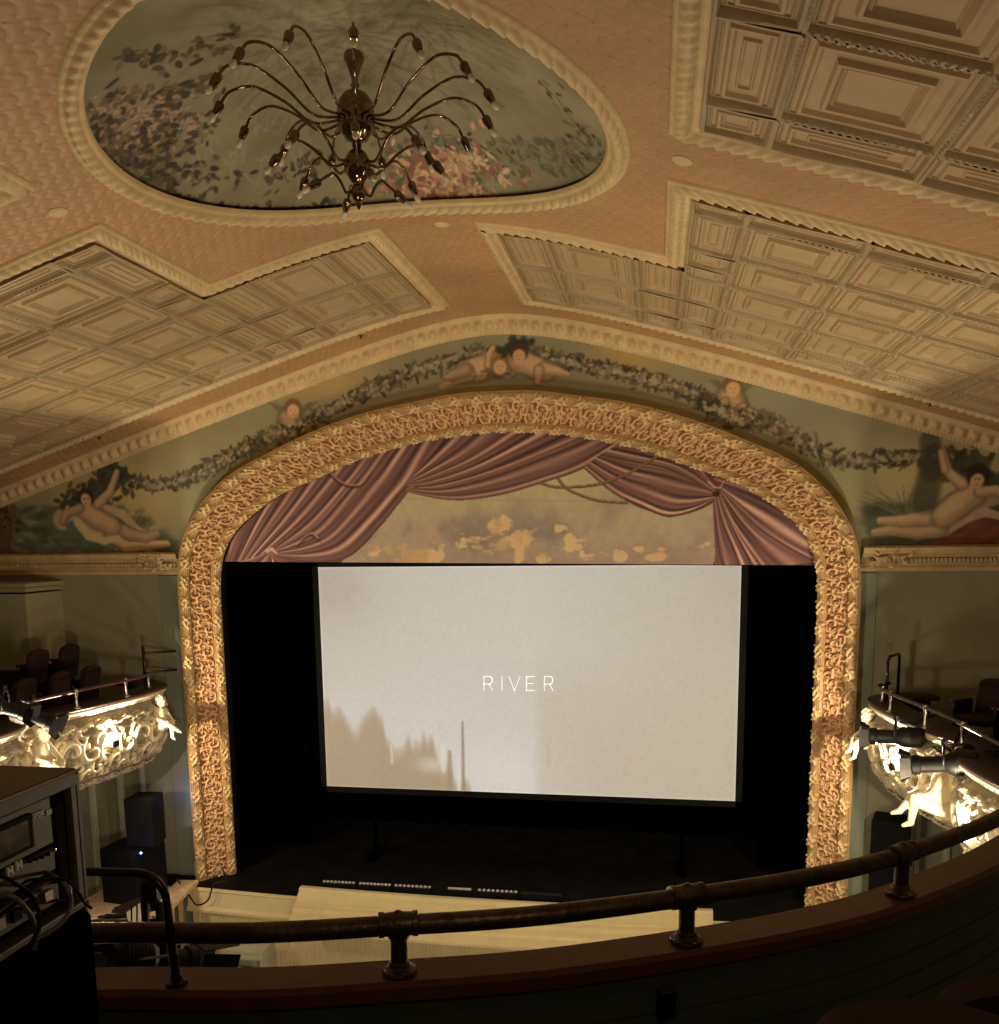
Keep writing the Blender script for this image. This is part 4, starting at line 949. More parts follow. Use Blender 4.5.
# ================================================================== SIDE BOXES
BT = [(5.95, .08), (5.5, -.02), (5.17, -.32), (5.09, -.75), (5.14, -1.3), (5.25, -1.95), (5.39, -2.55), (5.48, -2.9), (5.41, -3.15), (5.27, -3.5), (5.26, -4.1), (5.36, -4.7), (5.55, -5.3), (5.8, -6.0)]
def box_balcony(s):
    side = 'left' if s < 0 else 'right'
    P0, S = resample(smooth_path(BT, 10), .016); n = len(P0)
    T = np.gradient(P0, axis=0); T /= np.linalg.norm(T, axis=1)[:, None]; N = np.stack([T[:, 1], -T[:, 0]], 1)  # toward hall centre
    if (N[:, 0].mean() > 0): N = -N
    def sweep(name, prof, m, t, colf=None, disp=None, step=1):
        idx = np.arange(0, n, step); A = P0[idx]; B = N[idx]; SS = S[idx]; P = np.zeros((len(idx), len(prof), 3)); D = np.zeros((len(idx), len(prof)))
        for j, (o, z) in enumerate(prof):
            d = disp(SS, j/(len(prof)-1), z) if disp is not None else 0; D[:, j] = d
            P[:, j, 0] = s*(A[:, 0]+B[:, 0]*(o+d)); P[:, j, 1] = np.minimum(A[:, 1]+B[:, 1]*(o+d), WY-.04); P[:, j, 2] = z
        return fast_grid(name, m, P, colf(D) if colf else None, t)
    t = thing('theatre_box', '%s side box with ornate cream plaster front lit by bulbs, beside the golden frame' % side, 'theatre box', (s*5.9, -2.5, 1.9), 'side boxes')
    # cap and cornice
    sweep('cap_board', [(-.32, 3.22), (-.32, 3.27), (.07, 3.275), (.085, 3.26), (.085, 3.235), (.03, 3.225)], 'box_cap', t, step=3)
    sweep('cornice_moulding', [(.03, 3.23), (.06, 3.22), (.065, 3.19), (.03, 3.17), (.025, 3.14), (.0, 3.125)], 'relief_plaster', t, step=3)
    # bombe face with scroll and garland relief
    m_ = 74; zz = np.linspace(3.125, 2.18, m_); q = (3.125-zz)/(3.125-2.18)
    prof = [(.0+.05*math.sin(k*PI*.9)-.17*k**2.5, z) for k, z in zip(q, zz)]
    def disp(SS, j, z):
        u = SS; v = j; h = np.zeros_like(u)
        # garland of leaves under the cornice
        gv = .13+.05*np.cos(2*PI*u/.62)**2; g = np.clip(1-np.abs(v-gv)/.05, 0, 1); h = np.maximum(h, g*(.6+.4*np.sign(np.sin(u*60)*np.sin(u*37+v*90))))
        # big C scrolls
        for off, cv, sc, ks in ((0, .48, 1, 1), (.5, .52, .9, -1), (.25, .30, .5, -1), (.75, .34, .5, 1), (.2, .75, .55, 1), (.7, .78, .55, -1), (.45, .85, .4, 1), (.95, .88, .4, -1)):
            uu = ((u/.66+off) % 1-.5)*.66; vv = (v-cv)*.95; r = np.hypot(uu, vv)/(.24*sc)+1e-3; th = np.arctan2(vv*ks, uu)
            sp = np.cos(th-3.6*np.log(r+.1)); h = np.maximum(h, np.clip(sp*1.3-.2, 0, 1)*np.clip((1.15-r)*3, 0, 1))
            lob = np.clip(np.cos(th*7+ks*2)*.8, 0, 1)*np.clip(1-np.abs(r-1.08)*4, 0, 1); h = np.maximum(h, lob*.8)
        # leaf rosettes filling the ground, heavier at the ends and near the foot
        nz = np.sin(u*74+4*np.sin(v*27))*np.sin(v*60+3*np.sin(u*43)); h = np.maximum(h, np.clip(nz*1.6-.3, 0, 1)*.55*np.clip(np.abs(np.sin(u*4.7))*1.4, .35, 1))
        return .058*h*np.clip((v-.03)*20, 0, 1)*np.clip((1-v)*12, 0, 1)
    colf = lambda D: (np.array([.26, .205, .12])*(1-np.clip(D/.04, 0, 1))[..., None]+np.array([.80, .71, .49])*np.clip(D/.04, 0, 1)[..., None])  # recess shading put into the colour, darker where the relief is low
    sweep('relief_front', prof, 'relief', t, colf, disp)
    # corbelled leaf skirt returning under the box
    zz = np.linspace(2.19, 1.92, 26); k = (2.19-zz)/.27; prof2 = [(-.15-.55*a**1.5, z) for a, z in zip(k, zz)]
    def disp2(SS, j, z): return .045*np.clip(np.sin(SS*38+5*np.sin(j*9))*np.sin(j*24+2*np.sin(SS*19)), 0, 1)
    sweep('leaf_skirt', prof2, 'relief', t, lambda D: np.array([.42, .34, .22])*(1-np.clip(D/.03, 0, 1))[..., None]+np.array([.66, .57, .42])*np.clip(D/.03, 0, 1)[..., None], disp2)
    # box floor and inner lining
    idx = np.arange(0, n, 6); A = P0[idx]+N[idx]*-.06
    XE = 7.12 if s < 0 else 9.9
    mb = MB(); pl = [(s*a, b) for a, b in A]+[(s*XE, -6.0), (s*XE, .16)]
    if s < 0: pl = pl[::-1]
    mb.prism(pl, 2.34, 2.45); mb.build('box_floor', 'carpet', t)
    sweep('inner_lining', [(-.06, 3.24), (-.06, 2.44)], 'box_cap', t, step=4)
    # rail with posts and end loop
    rr = thing('box_rail', 'brown pipe rail on short posts along the top of the %s side box' % side, 'rail', (s*5.1, -2.5, 3.27), 'box rails')
    # rail line sits over the cap
    i0 = np.searchsorted(-P0[:, 1], .62); i1 = np.searchsorted(-P0[:, 1], 5.9); RL = P0[i0:i1:8]+N[i0:i1:8]*-.10
    # the rail keeps a smooth line across the step of the front
    RX = smooth_path([(5.28, -.55), (5.07, -.85), (5.12, -1.5), (5.25, -2.2), (5.36, -3.0), (5.42, -4.2), (5.5, -5.4)], 10)
    mb = MB(); mb.tube([(s*a, b, 3.5) for a, b in RX], .024, 10); mb.build('pipe', 'wood_cap' if s < 0 else 'pipe', rr, smooth=True)
    for (a, b) in ((5.18, -.66), (5.11, -1.35), (5.26, -2.25), (5.37, -3.15), (5.42, -4.2), (5.47, -5.1)):
        mb = MB(); mb.lathe([(.05, 0), (.05, .012), (.025, .02), (.02, .05), (.018, .15), (.026, .18), (.03, .21), (.032, .25), (.02, .262)], 12, (s*a, b, 3.272)); mb.build('post', 'steel', rr, smooth=SH)
    lp = MB(); lp.tube([(s*5.45, -.3, 3.27), (s*5.45, -.3, 3.80), (s*5.43, -.34, 3.86), (s*5.25, -.62, 3.86), (s*5.22, -.66, 3.80), (s*5.22, -.66, 3.27)], .02, 8); lp.build('end_loop', 'black_pipe', rr, smooth=True)
    for z in ((3.45, 3.75) if s < 0 else ()):
        mb = MB(); mb.tube([(s*5.45, -.3, z), (s*5.2, .29, z-.04)], .017, 8); mb.build('wall_bar', 'pipe', rr, smooth=True)
    # silver-bowl bulbs throwing light back on to the relief
    spots = [(4.95+.0, -1.72, 2.70, 'in the bay by the golden frame'), (4.86, -4.05, 2.62, 'in the bay nearer us')]
    for kx, (a, b, z, where) in enumerate(spots):
        i = np.argmin(np.abs(P0[:, 1]-b)); base = P0[i]+N[i]*.03; nn = N[i]; c = base+nn*.17
        ti = thing('wall_bulb', 'silver-tipped bulb glowing on the %s box front, %s' % (side, where), 'light bulb', (s*base[0], base[1], z), 'bulbs on the box fronts')
        ax = (s*nn[0], nn[1], -.15)
        mb = MB(); mb.lathe([(.05, -.01), (.05, .01), (.028, .02), (.024, .05), (.0001, .052)], 14, (s*base[0], base[1], z), ax); mb.build('socket', 'white_plastic', ti, smooth=SH)
        cc = (s*(base[0]+nn[0]*.105), base[1]+nn[1]*.105, z-.012)
        mb = MB(); mb.lathe([(.02, -.06), (.035, -.045), (.052, -.02), (.056, 0)], 16, cc, ax); mb.build('glass', 'glow', ti, smooth=True)
        mb = MB(); mb.lathe([(.0575, -.004), (.0575, .004), (.05, .027), (.03, .048), (.0001, .056)], 16, cc, ax); mb.build('silver_tip', 'black_metal', ti, smooth=True)
        lo = lamp('bulb_light', 'POINT', (s*(base[0]+nn[0]*.075+.0), base[1]+nn[1]*.075, z+.062), 205 if kx == 0 else 160, size=.03); lo.parent = ti; lo.matrix_parent_inverse = Matrix.Translation(-Vector(ti.location))
    return P0, N
BOXL = box_balcony(-1); BOXR = box_balcony(1)

# --- plaster cherubs
def cherub(loc, face, sc, label, twist=0.):
    t = thing('plaster_cherub', label, 'sculpture', loc, 'plaster cherubs')
    def T(p): 
        v = Matrix.Rotation(face+twist, 3, 'Z') @ Vector(p)*sc; return v+Vector(loc)
    mb = MB(); c = lambda a, b, ra, rb: mb.cap(T(a), T(b), ra*sc, rb*sc, 12); e = lambda a, r: mb.ell(T(a), tuple(x*sc for x in r), 14, 10, Matrix.Rotation(face+twist, 3, 'Z'))
    c((0, 0, .0), (.0, 0, .1), .085, .08); c((0, 0, .1), (-.01, 0, .21), .08, .072); e((.035, 0, .08), (.07, .075, .075)); e((-.04, .04, -.02), (.07, .06, .06)); e((-.04, -.04, -.02), (.07, .06, .06))
    c((-.005, 0, .24), (.01, 0, .29), .034, .034); e((.025, 0, .355), (.074, .068, .08)); e((.06, .03, .335), (.03, .03, .03)); e((.06, -.03, .335), (.03, .03, .03)); e((.098, 0, .345), (.016, .012, .012)); e((.075, 0, .30), (.025, .022, .018)); e((.085, 0, .378), (.015, .045, .012)); e((.088, 0, .318), (.012, .018, .006))
    for s in (-1, 1):
        e((.01, s*.07, .345), (.015, .01, .022))
        c((-.005, s*.07, .225), (.04, s*.12, .12), .036, .028); c((.04, s*.12, .12), (.15, s*.075, .085), .027, .019); e((.165, s*.07, .08), (.024, .018, .014))
        for f in range(4): c((.175, s*(.058+.011*f), .082), (.20+.004*(f in (1, 2)), s*(.056+.012*f), .068), .0065, .005)
        c((.16, s*.055, .085), (.178, s*.04, .092), .007, .0055)
    c((.0, .05, -.01), (.17, .05, .035), .062, .045); c((.17, .05, .035), (.19, .03, -.14), .04, .026); c((.19, .03, -.155), (.245, .02, -.185), .026, .016)
    c((.0, -.05, -.01), (.17, -.04, .05), .062, .045); c((.17, -.04, .05), (.27, .05, -.05), .04, .026); c((.275, .055, -.06), (.33, .06, -.08), .026, .016)
    o = mb.build('body', 'relief_plaster', t, smooth=True)
    r = o.modifiers.new('merge', 'REMESH'); r.mode = 'VOXEL'; r.voxel_size = .006*sc; r.use_smooth_shade = True
    sm = o.modifiers.new('soften', 'SMOOTH'); sm.iterations = 4; sm.factor = .5
    mb = MB(); rg = random.Random(2)
    for k in range(46):
        a = rg.uniform(0, 2*PI); p = rg.uniform(0, 1.35); d = Vector((math.sin(p)*math.cos(a), math.sin(p)*math.sin(a), math.cos(p)))
        if d.x > .55 and d.z < .55: continue
        mb.ell(T((.02+d.x*.074, d.y*.07, .36+d.z*.082)), .019*sc, 8, 6)
    h = mb.build('curly_hair', 'relief_plaster', t, smooth=True)
    for s in (-1, 1):
        mb = MB()
        for f in range(5):
            a0 = .5+f*.28; mb.ell(T((-.09-.015*f, s*(.05+.055*math.sin(a0)), .20+.07*math.cos(a0)*1.2)), (.012*sc, .05*sc, .018*sc), 8, 6, Matrix.Rotation(face+twist, 3, 'Z') @ Matrix.Rotation(s*(a0-.6), 3, 'X'))
        mb.build('wing', 'relief_plaster', t, smooth=True)
    return t
cherub((-5.02, -.66, 2.71), -.35, 1.05, 'cream plaster cherub seated at the tip of the left box front')
cherub((5.02, -.66, 2.71), PI+.35, 1.05, 'cream plaster cherub at the tip of the right box front, partly behind the lamp')
cherub((-5.25, -3.0, 2.66), -.2, 1.25, 'cream plaster cherub between the two bays of the left box, at the picture edge')
cherub((5.24, -2.95, 2.58), PI-.25, 1.35, 'cream plaster cherub with crossed legs between the bays of the right box')

# --- theatre spotlights hung on the box rails
def spotlight(loc, aim, ln, label, rad=.085, clamp_z=None):
    t = thing('stage_spotlight', label, 'stage light', loc, 'stage lights on the boxes'); a = Vector(aim).normalized(); p = Vector(loc)
    mb = MB(); mb.lathe([(.0001, -ln*.5), (rad*.8, -ln*.5), (rad*1.15, -ln*.44), (rad*1.2, -ln*.12), (rad*.95, -ln*.05), (rad*.82, 0), (rad*.82, ln*.3), (rad*1., ln*.32), (rad*1., ln*.42), (rad*.9, ln*.43)], 18, p, a); mb.build('barrel', 'black_metal', t, smooth=SH)
    side = a.cross(Vector((0, 0, 1))).normalized(); up = side.cross(a)
    mb = MB(); q = p+a*ln*.44; 
    for d1, d2 in ((side, up), (up, side)):
        for s in (-1, 1): mb.add([q+d1*s*rad+d2*rad*.9, q+d1*s*rad-d2*rad*.9, q+d1*s*rad*1.5-d2*rad*1.1+a*.1, q+d1*s*rad*1.5+d2*rad*1.1+a*.1], [(0, 1, 2, 3)])
    o = mb.build('barn_door', 'black_metal', t); o.modifiers.new('thickness', 'SOLIDIFY').thickness = .003
    mb = MB(); mb.tube([p+side*rad*1.3, p+side*rad*1.35+Vector((0, 0, .1)), p+side*.05+Vector((0, 0, .19)), p-side*.05+Vector((0, 0, .19)), p-side*rad*1.35+Vector((0, 0, .1)), p-side*rad*1.3], .012, 6); mb.build('yoke', 'black_metal', t, smooth=True)
    mb = MB(); mb.box(p+Vector((0, 0, .22)), (.05, .05, .07), bev=.008); mb.tube([p+side*.02+Vector((0, 0, .17)), p-side*.06+Vector((0, 0, .24))], .01, 6); mb.build('clamp', 'black_metal', t)
    mb = MB()
    for k in range(7): mb.lathe([(rad*1.18, -.006), (rad*1.27, -.006), (rad*1.27, .002), (rad*1.18, .002)], 18, p-a*(ln*.16+k*ln*.04), a)
    mb.build('cooling_fins', 'black_metal', t, smooth=SH)
    return t
def pos(u, v, y): p = at_y(u, v, y); return tuple(float(k) for k in p)
spotlight(pos(895, 737, -2.15), (-.95, .30, -.05), .62, 'black stage spotlight pointing left off the right box rail, upper of the pair', .1)
spotlight(pos(943, 764, -3.5), (-.95, .28, -.14), .66, 'black stage spotlight on the right box front, lower of the pair', .1)
spotlight(pos(34, 717, -3.8), (.88, .35, -.42), .5, 'black stage spotlight hanging over the front of the left box', .1)
spotlight(pos(6, 708, -4.05), (.9, .3, -.3), .5, 'black stage spotlight at the far left edge of the left box rail', .085)
mb = MB()
for u, v, y in ((900, 722, -2.2), (938, 748, -2.95)):
    a = at_y(u, v, y); mb.tube([(a[0], a[1], a[2]), (a[0]+.15, a[1]+.02, a[2]-.02), (5.42, a[1], 3.44)], .018, 6)
tag(mb.build('hanging_bar', 'black_pipe', smooth=True), 'short black bars holding the two spotlights to the right box rail', 'bar')
mb = MB()
for k in range(5):
    pts = [at_y(940+R.uniform(-10, 10), 748+R.uniform(-6, 10), -3.05), at_y(965+R.uniform(-5, 5), 752+R.uniform(-8, 18), -3.2), at_y(985+R.uniform(-5, 8), 762+R.uniform(-14, 8), -3.3), at_y(1003, 745+R.uniform(0, 14), -3.5)]
    mb.tube(smooth_path(pts, 8), .011, 6)
tag(mb.build('cable_bundle', 'black_metal', smooth=True), 'tangled black cables beside the lower spotlight on the right box', 'cable')
mb = MB(); mb.tube(smooth_path([at_y(945, 757, -3.), at_y(965, 750, -3.1), at_y(982, 762, -3.1), at_y(975, 768, -3.1), at_y(960, 765, -3.), at_y(940, 770, -3.)], 8), .008, 6)
tag(mb.build('white_cable', 'white_plastic', smooth=True), 'thin pale cable looped near the lower spotlight', 'cable')

# --- seats in the boxes
def seat(loc, rz, label, grp, sc=1.):
    t = thing('theatre_chair', label, 'theatre seat', loc, grp); L = Matrix.Translation(loc) @ Matrix.Rotation(rz, 4, 'Z')
    def shape(name, pts_y, w_, th, m, z0, tilt):
        # rounded-top back: outline extruded
        out = []
        for k in range(15):
            a = PI*k/14; out.append((w_/2*math.cos(a)*(1 if abs(math.cos(a)) < .99 else 1), pts_y-.12+.12*math.sin(a)**.6))
        out = [(w_/2, 0)]+out+[(-w_/2, 0)]
        mb = MB(); n = len(out); V = []
        for y, k in ((-th/2, .94), (-th/2+.02, 1), (th/2-.02, 1), (th/2, .94)):
            for (x, z) in out:
                v = Matrix.Rotation(tilt, 4, 'X') @ Vector((x*k, y, z*k+(1-k)*pts_y/2)); V.append(L @ Vector((v.x, v.y+(-.22 if name == 'backrest' else 0), v.z+z0)))
        F = [tuple(range(n-1, -1, -1)), tuple(range(3*n, 4*n))]+[(j*n+i, j*n+(i+1) % n, (j+1)*n+(i+1) % n, (j+1)*n+i) for j in range(3) for i in range(n)]
        mb.add(V, F); return mb.build(name, m, t, smooth=SH)
    shape('backrest', .52, .50, .09, 'seat_red', .42, .16)
    mb = MB(); V = L @ Vector((0, .02, .46)); mb.box(V, (.46, .42, .10), rz=rz, rx=.05, bev=.035); mb.build('seat', 'seat_red', t, smooth=SH)
    for s in (-1, 1):
        mb = MB(); V = L @ Vector((s*.27, -.02, .33)); mb.box(V, (.035, .34, .62), rz=rz, bev=.01); mb.build('leg', 'black_metal', t)
        mb = MB(); V = L @ Vector((s*.27, .02, .66)); mb.box(V, (.06, .36, .035), rz=rz, bev=.014); mb.build('armrest', 'box_cap', t)
    return t
mb = MB(); mb.box((-6.82, -1.6, 2.72), (.56, 2.6, .52)); mb.box((-6.3, -1.6, 2.575), (.5, 2.6, .23)); tag(mb.build('seat_riser', 'carpet'), 'dark carpeted riser under the seats of the left box', 'riser')
for (x, y, z, lab) in ((-6.72, -.70, 2.99, 'dark red theatre chair in the left box, upper row end by the wall corner'), (-6.78, -1.33, 2.99, 'dark red theatre chair in the upper row of the left box, second from the end'), (-6.22, -.95, 2.71, 'dark red theatre chair low in the front row of the left box, nearest the stage'), (-6.26, -1.60, 2.71, 'dark red theatre chair in the front row of the left box, second from the stage'), (-6.32, -2.25, 2.71, 'dark red theatre chair in the front row of the left box, at the picture edge')):
    seat((x, y, z), PI/2+.15, lab, 'seats in the left box')
mb = MB(); mb.box((7.3, -1.7, 2.6), (2.2, 3.2, .28)); tag(mb.build('seat_riser', 'carpet'), 'dark carpeted riser under the seats of the right box', 'riser')
for k, (x, y, z, lab) in enumerate(((6.15, -1.35, 2.74, 'dark red theatre seat in the right box, nearest the stage'), (6.5, -1.85, 2.74, 'dark red theatre seat in the right box, second from the stage'), (6.7, -2.45, 2.74, 'dark red theatre seat in the right box at the picture edge'))):
    seat((x, y, z), 2.2, lab, 'seats in the right box')

# ================================================================== LOWER WALL CORNERS
def casing(s):
    for (xa, w_) in ((6.86, .10), (6.34, .08), (5.95, .06)):
        mb = MB(); mb.box((s*xa, WY-.03, .35), (w_, .08, 3.3)); mb.box((s*xa, WY-.055, .35), (w_*.5, .05, 3.3)); struct(mb.build('trim_3', 'white_paint'))
casing(-1); casing(1)
mb = MB(); mb.box((-6.6, WY-.01, .35), (.42, .04, 3.2)); mb.box((-6.68, WY-.035, .9), (.12, .02, .7), bev=.005); mb.box((-6.52, WY-.035, .9), (.1, .02, .7), bev=.005); mb.box((-6.6, WY-.035, -.1), (.3, .02, .9), bev=.005)
struct(mb.build('door_1', 'wall_paint'), 'grey panelled door under the left box')
def speaker(c, d, rz, label, led=False, taper=.85):
    t = thing('loudspeaker', label, 'loudspeaker', (c[0], c[1], c[2]-d[2]/2), 'black loudspeakers')
    hx, hy, hz = d[0]/2, d[1]/2, d[2]/2; M_ = Matrix.Translation(c) @ Matrix.Rotation(rz, 4, 'Z')
    base = [(-hx, -hy), (hx, -hy), (hx*taper, hy), (-hx*taper, hy)]
    mb = MB(); V = [M_ @ Vector((x, y, z)) for z in (-hz, hz) for x, y in base]; mb.add(V, [(3, 2, 1, 0), (4, 5, 6, 7)]+[(i, (i+1) % 4, 4+(i+1) % 4, 4+i) for i in range(4)])
    o = mb.build('cabinet', 'black', t); bv = o.modifiers.new('bevel', 'BEVEL'); bv.width = .015; bv.segments = 2
    mb = MB(); V = M_ @ Vector((0, -hy-.008, 0)); mb.box(V, (d[0]*.92, .02, d[2]*.93), rz=rz, bev=.008); mb.build('grille', 'black', t)
    return t
speaker((-5.27, -.82, 1.293), (.46, .42, .74), .1, 'black loudspeaker stacked on the subwoofer left of the golden frame')
speaker((-5.50, -.86, .502), (.62, .70, .84), -.15, 'large black subwoofer on the bench left of the golden frame', taper=1.)
speaker((5.52, -.1, .55), (.5, .45, 2.0), -.3, 'tall black loudspeaker standing under the right box', taper=.95)
mb = MB(); mb.box((5.28, -.62, -.98), (.3, .3, .5), bev=.01); tag(mb.build('equipment_case', 'black'), 'small black case beside the tall right loudspeaker', 'case')
mb = MB(); p = at_z(141, 853, .928); mb.ell((p[0], p[1], p[2]), .015, 10, 8); tag(mb.build('indicator_light', 'led_blue', smooth=True), 'small blue glowing light on top of the subwoofer', 'indicator light')
lamp('blue_led', 'POINT', (p[0], p[1]-.03, p[2]+.04), 1.4, (.08, .15, 1.), .02)
p = (-5.20, -.605, 1.42); lamp('blue_led', 'POINT', (p[0]+.10, p[1]+.55, p[2]), 1.3, (.15, .2, 1.), .02)
mb = MB(); mb.ell((p[0], p[1]+.005, p[2]), .012, 8, 6); tag(mb.build('indicator_light', 'led_blue', smooth=True), 'small blue light behind the stacked left loudspeaker', 'indicator light')
# bench tables
def table(name, ca, cb, z, h, label, depth=.42):
    a = Vector((ca[0], ca[1], z)); b = Vector((cb[0], cb[1], z)); c = (a+b)/2; L = (b-a).length; rz = math.atan2(b.y-a.y, b.x-a.x)
    t = thing(name, label, 'table', (c.x, c.y, z-h))
    mb = MB(); mb.box(c, (L, depth, .07), rz=rz, bev=.008); mb.build('top', 'bench_wood', t)
    M_ = Matrix.Translation(c) @ Matrix.Rotation(rz, 4, 'Z')
    for sx in (-1, 1):
        for sy in (-1, 1):
            mb = MB(); mb.box(M_ @ Vector((sx*(L/2-.05), sy*(depth/2-.05), -h/2-.02)), (.07, .07, h-.04), rz=rz); mb.build('leg', 'bench_wood', t)
    return t
a = at_z(192, 872, -.32); b = at_z(150, 905, -.4)
table('wooden_platform', (-5.04, -.14), (-4.90, -1.36), .045, 1.29, 'pale wooden platform table to the right of the subwoofer', .34)
table('wooden_platform', (-5.12, -1.0), (-6.2, -1.0), .042, 1.287, 'pale wooden platform table beneath the subwoofer', 1.15)
# white step unit
def steps():
    t = thing('step_unit', 'white painted wooden step unit in front of the stage', 'steps', (-3.75, -1.0, -1.25))
    for k, (x, y, z) in enumerate(((-3.72, -.82, -.62), (-3.85, -1.2, -.90))):
        mb = MB(); mb.box((x, y, z), (.62, .42, .04), rz=-.05, bev=.006); mb.build('tread', 'white_paint', t)
        mb = MB(); zb = -1.24; hh = z-.02-zb
        for s in (-1, 1): mb.box((x+s*.28, y, zb+hh/2), (.04, .38, hh), rz=-.05)
        mb.box((x, y+.17, zb+hh/2), (.56, .03, hh), rz=-.05); mb.box((x, y-.17, zb+hh-.06), (.56, .03, .10), rz=-.05); mb.build('carcass', 'white_paint', t)
steps()
# black cable dropping over the stage edge
mb = MB(); mb.tube(smooth_path([at_y(222, 868, -.2), at_y(226, 880, -.25), at_y(214, 884, -.35), at_y(208, 900, -.4), at_y(197, 905, -.4), at_y(190, 897, -.4), at_y(183, 888, -.35), at_y(176, 878, -.3)], 8), .012, 6)
tag(mb.build('stage_cable', 'black_metal', smooth=True), 'thin black cable looping over the stage edge at the left column', 'cable')

# ================================================================== CHANDELIER
def chandelier():
    cx_, cy_ = MED; t = thing('chandelier', 'dark bronze two-tier chandelier with curved arms and unlit bulbs under the medallion', 'chandelier', (cx_, cy_, 8.95))
    mb = MB(); mb.lathe([(.02, 9.14), (.012, 9.05), (.02, 9.0), (.012, 8.97), (.03, 8.95), (.07, 8.935), (.075, 8.90), (.05, 8.84), (.028, 8.78), (.022, 8.74), (.034, 8.725), (.02, 8.70), (.03, 8.68)], 20, (cx_, cy_, 0)); mb.build('stem_vase', 'bronze', t, smooth=True)
    mb = MB(); mb.lathe([(.03, 8.69), (.09, 8.66), (.13, 8.60), (.14, 8.54), (.12, 8.47), (.14, 8.45), (.14, 8.43), (.10, 8.39), (.06, 8.35), (.03, 8.33), (.035, 8.31)], 28, (cx_, cy_, 0)); mb.build('upper_globe', 'bronze', t, smooth=True)
    mb = MB(); mb.lathe([(.035, 8.32), (.03, 8.29), (.07, 8.26), (.10, 8.20), (.10, 8.15), (.075, 8.10), (.045, 8.06), (.025, 8.05), (.045, 8.035), (.06, 8.00), (.057, 7.97), (.035, 7.94), (.018, 7.925), (.024, 7.91), (.012, 7.885), (.0001, 7.87)], 24, (cx_, cy_, 0)); mb.build('lower_globe', 'bronze', t, smooth=True)
    def arm(a, r0, z0, r1, zp, z1, lean):
        ca, sa = math.cos(a), math.sin(a)
        P = smooth_path([(r0, z0), (r0+(r1-r0)*.25, z0-.02), (r0+(r1-r0)*.5, z0+(zp-z0)*.55), (r0+(r1-r0)*.78, zp), (r1, zp-(zp-z1)*.3), (r1+.07, z1)], 6)
        mb = MB(); mb.tube([(cx_+r*ca, cy_+r*sa, z) for r, z in P], .0105, 7); ar = mb.build('arm', 'bronze', t, smooth=True)
        e = P[-1]; d = P[-1]-P[-3]; d = d/np.linalg.norm(d); ax = (d[0]*ca, d[0]*sa, d[1]); c = (cx_+e[0]*ca, cy_+e[0]*sa, e[1])
        mb = MB(); mb.lathe([(.014, -.01), (.028, .0), (.034, .02), (.03, .05), (.022, .09)], 12, c, ax); mb.build('candle_cup', 'bronze', ar, smooth=SH)
        c2 = tuple(np.array(c)+np.array(ax)*.09)
        mb = MB(); mb.lathe([(.010, -.005), (.018, .015), (.024, .035), (.018, .058), (.0001, .072)], 10, c2, ax); mb.build('bulb', 'glass_bulb', ar, smooth=True)
    for k in range(15): arm(-1.257+2*PI*k/15, .12, 8.49, .90, 8.71, 8.60, 0)
    for k in range(8): arm(2*PI*k/8+.3, .09, 8.19, .50, 8.33, 8.22, 0)
    for k in range(4): arm(2*PI*k/4+.6, .05, 8.0, .22, 8.10, 8.03, 0)
chandelier()

# ================================================================== OUR BALCONY FRONT
RAIL = [(-.6, -11.25), (.2, -11.12), (.89, -10.94), (1.29, -10.88), (1.62, -10.79), (1.97, -10.68), (2.36, -10.50), (2.70, -10.31), (2.99, -10.09), (3.38, -9.70), (3.75, -9.2), (4.1, -8.5), (4.35, -7.7)]
RS, RSs = resample(smooth_path(RAIL, 10), .04)
RT_ = np.gradient(RS, axis=0); RT_ /= np.linalg.norm(RT_, axis=1)[:, None]; RN = np.stack([-RT_[:, 1], RT_[:, 0]], 1)   # towards the stage
def rail_sweep(name, prof, m, smooth=SH):
    P = np.zeros((len(RS), len(prof), 3))
    for j, (o, z) in enumerate(prof): P[:, j, 0] = RS[:, 0]+RN[:, 0]*o; P[:, j, 1] = RS[:, 1]+RN[:, 1]*o; P[:, j, 2] = z
    mb = MB(); mb.grid(P); return mb.build(name, m, smooth=smooth)
BF = thing('balcony_parapet', 'curved near balcony front, dark green boards under a reddish brown cap', 'balcony parapet', (2, -10.7, 3.2))
o = rail_sweep('cap_board', [(.055, 4.32), (.078, 4.365), (.07, 4.403), (-.045, 4.403), (-.060, 4.392), (-.062, 4.36), (-.045, 4.35)], 'wood_cap'); o.parent = BF; o.matrix_parent_inverse = Matrix.Translation(-root_loc(BF))
brd = [(-.05, 4.355), (-.035, 4.34)]
for k in range(14):
    z = 4.30-k*.075; brd += [(-.03, z), (-.03, z-.066), (-.022, z-.070), (-.022, z-.074)]
brd += [(-.03, 3.2)]
o = rail_sweep('boarded_wall', brd+[(.05, 3.2), (.05, 4.35)], 'green_board', smooth=False); o.parent = BF; o.matrix_parent_inverse = Matrix.Translation(-root_loc(BF))
t = thing('balcony_rail', 'brown pipe handrail on short flanged posts curving along the near balcony', 'rail', (1.97, -10.68, 4.38))
mb = MB(); mb.tube([(x, y, 4.527) for x, y in RS], .0255, 14); mb.build('pipe', 'pipe', t, smooth=True)
def near(x): i = np.argmin(np.abs(RS[:, 0]-x)); return RS[i], RT_[i]
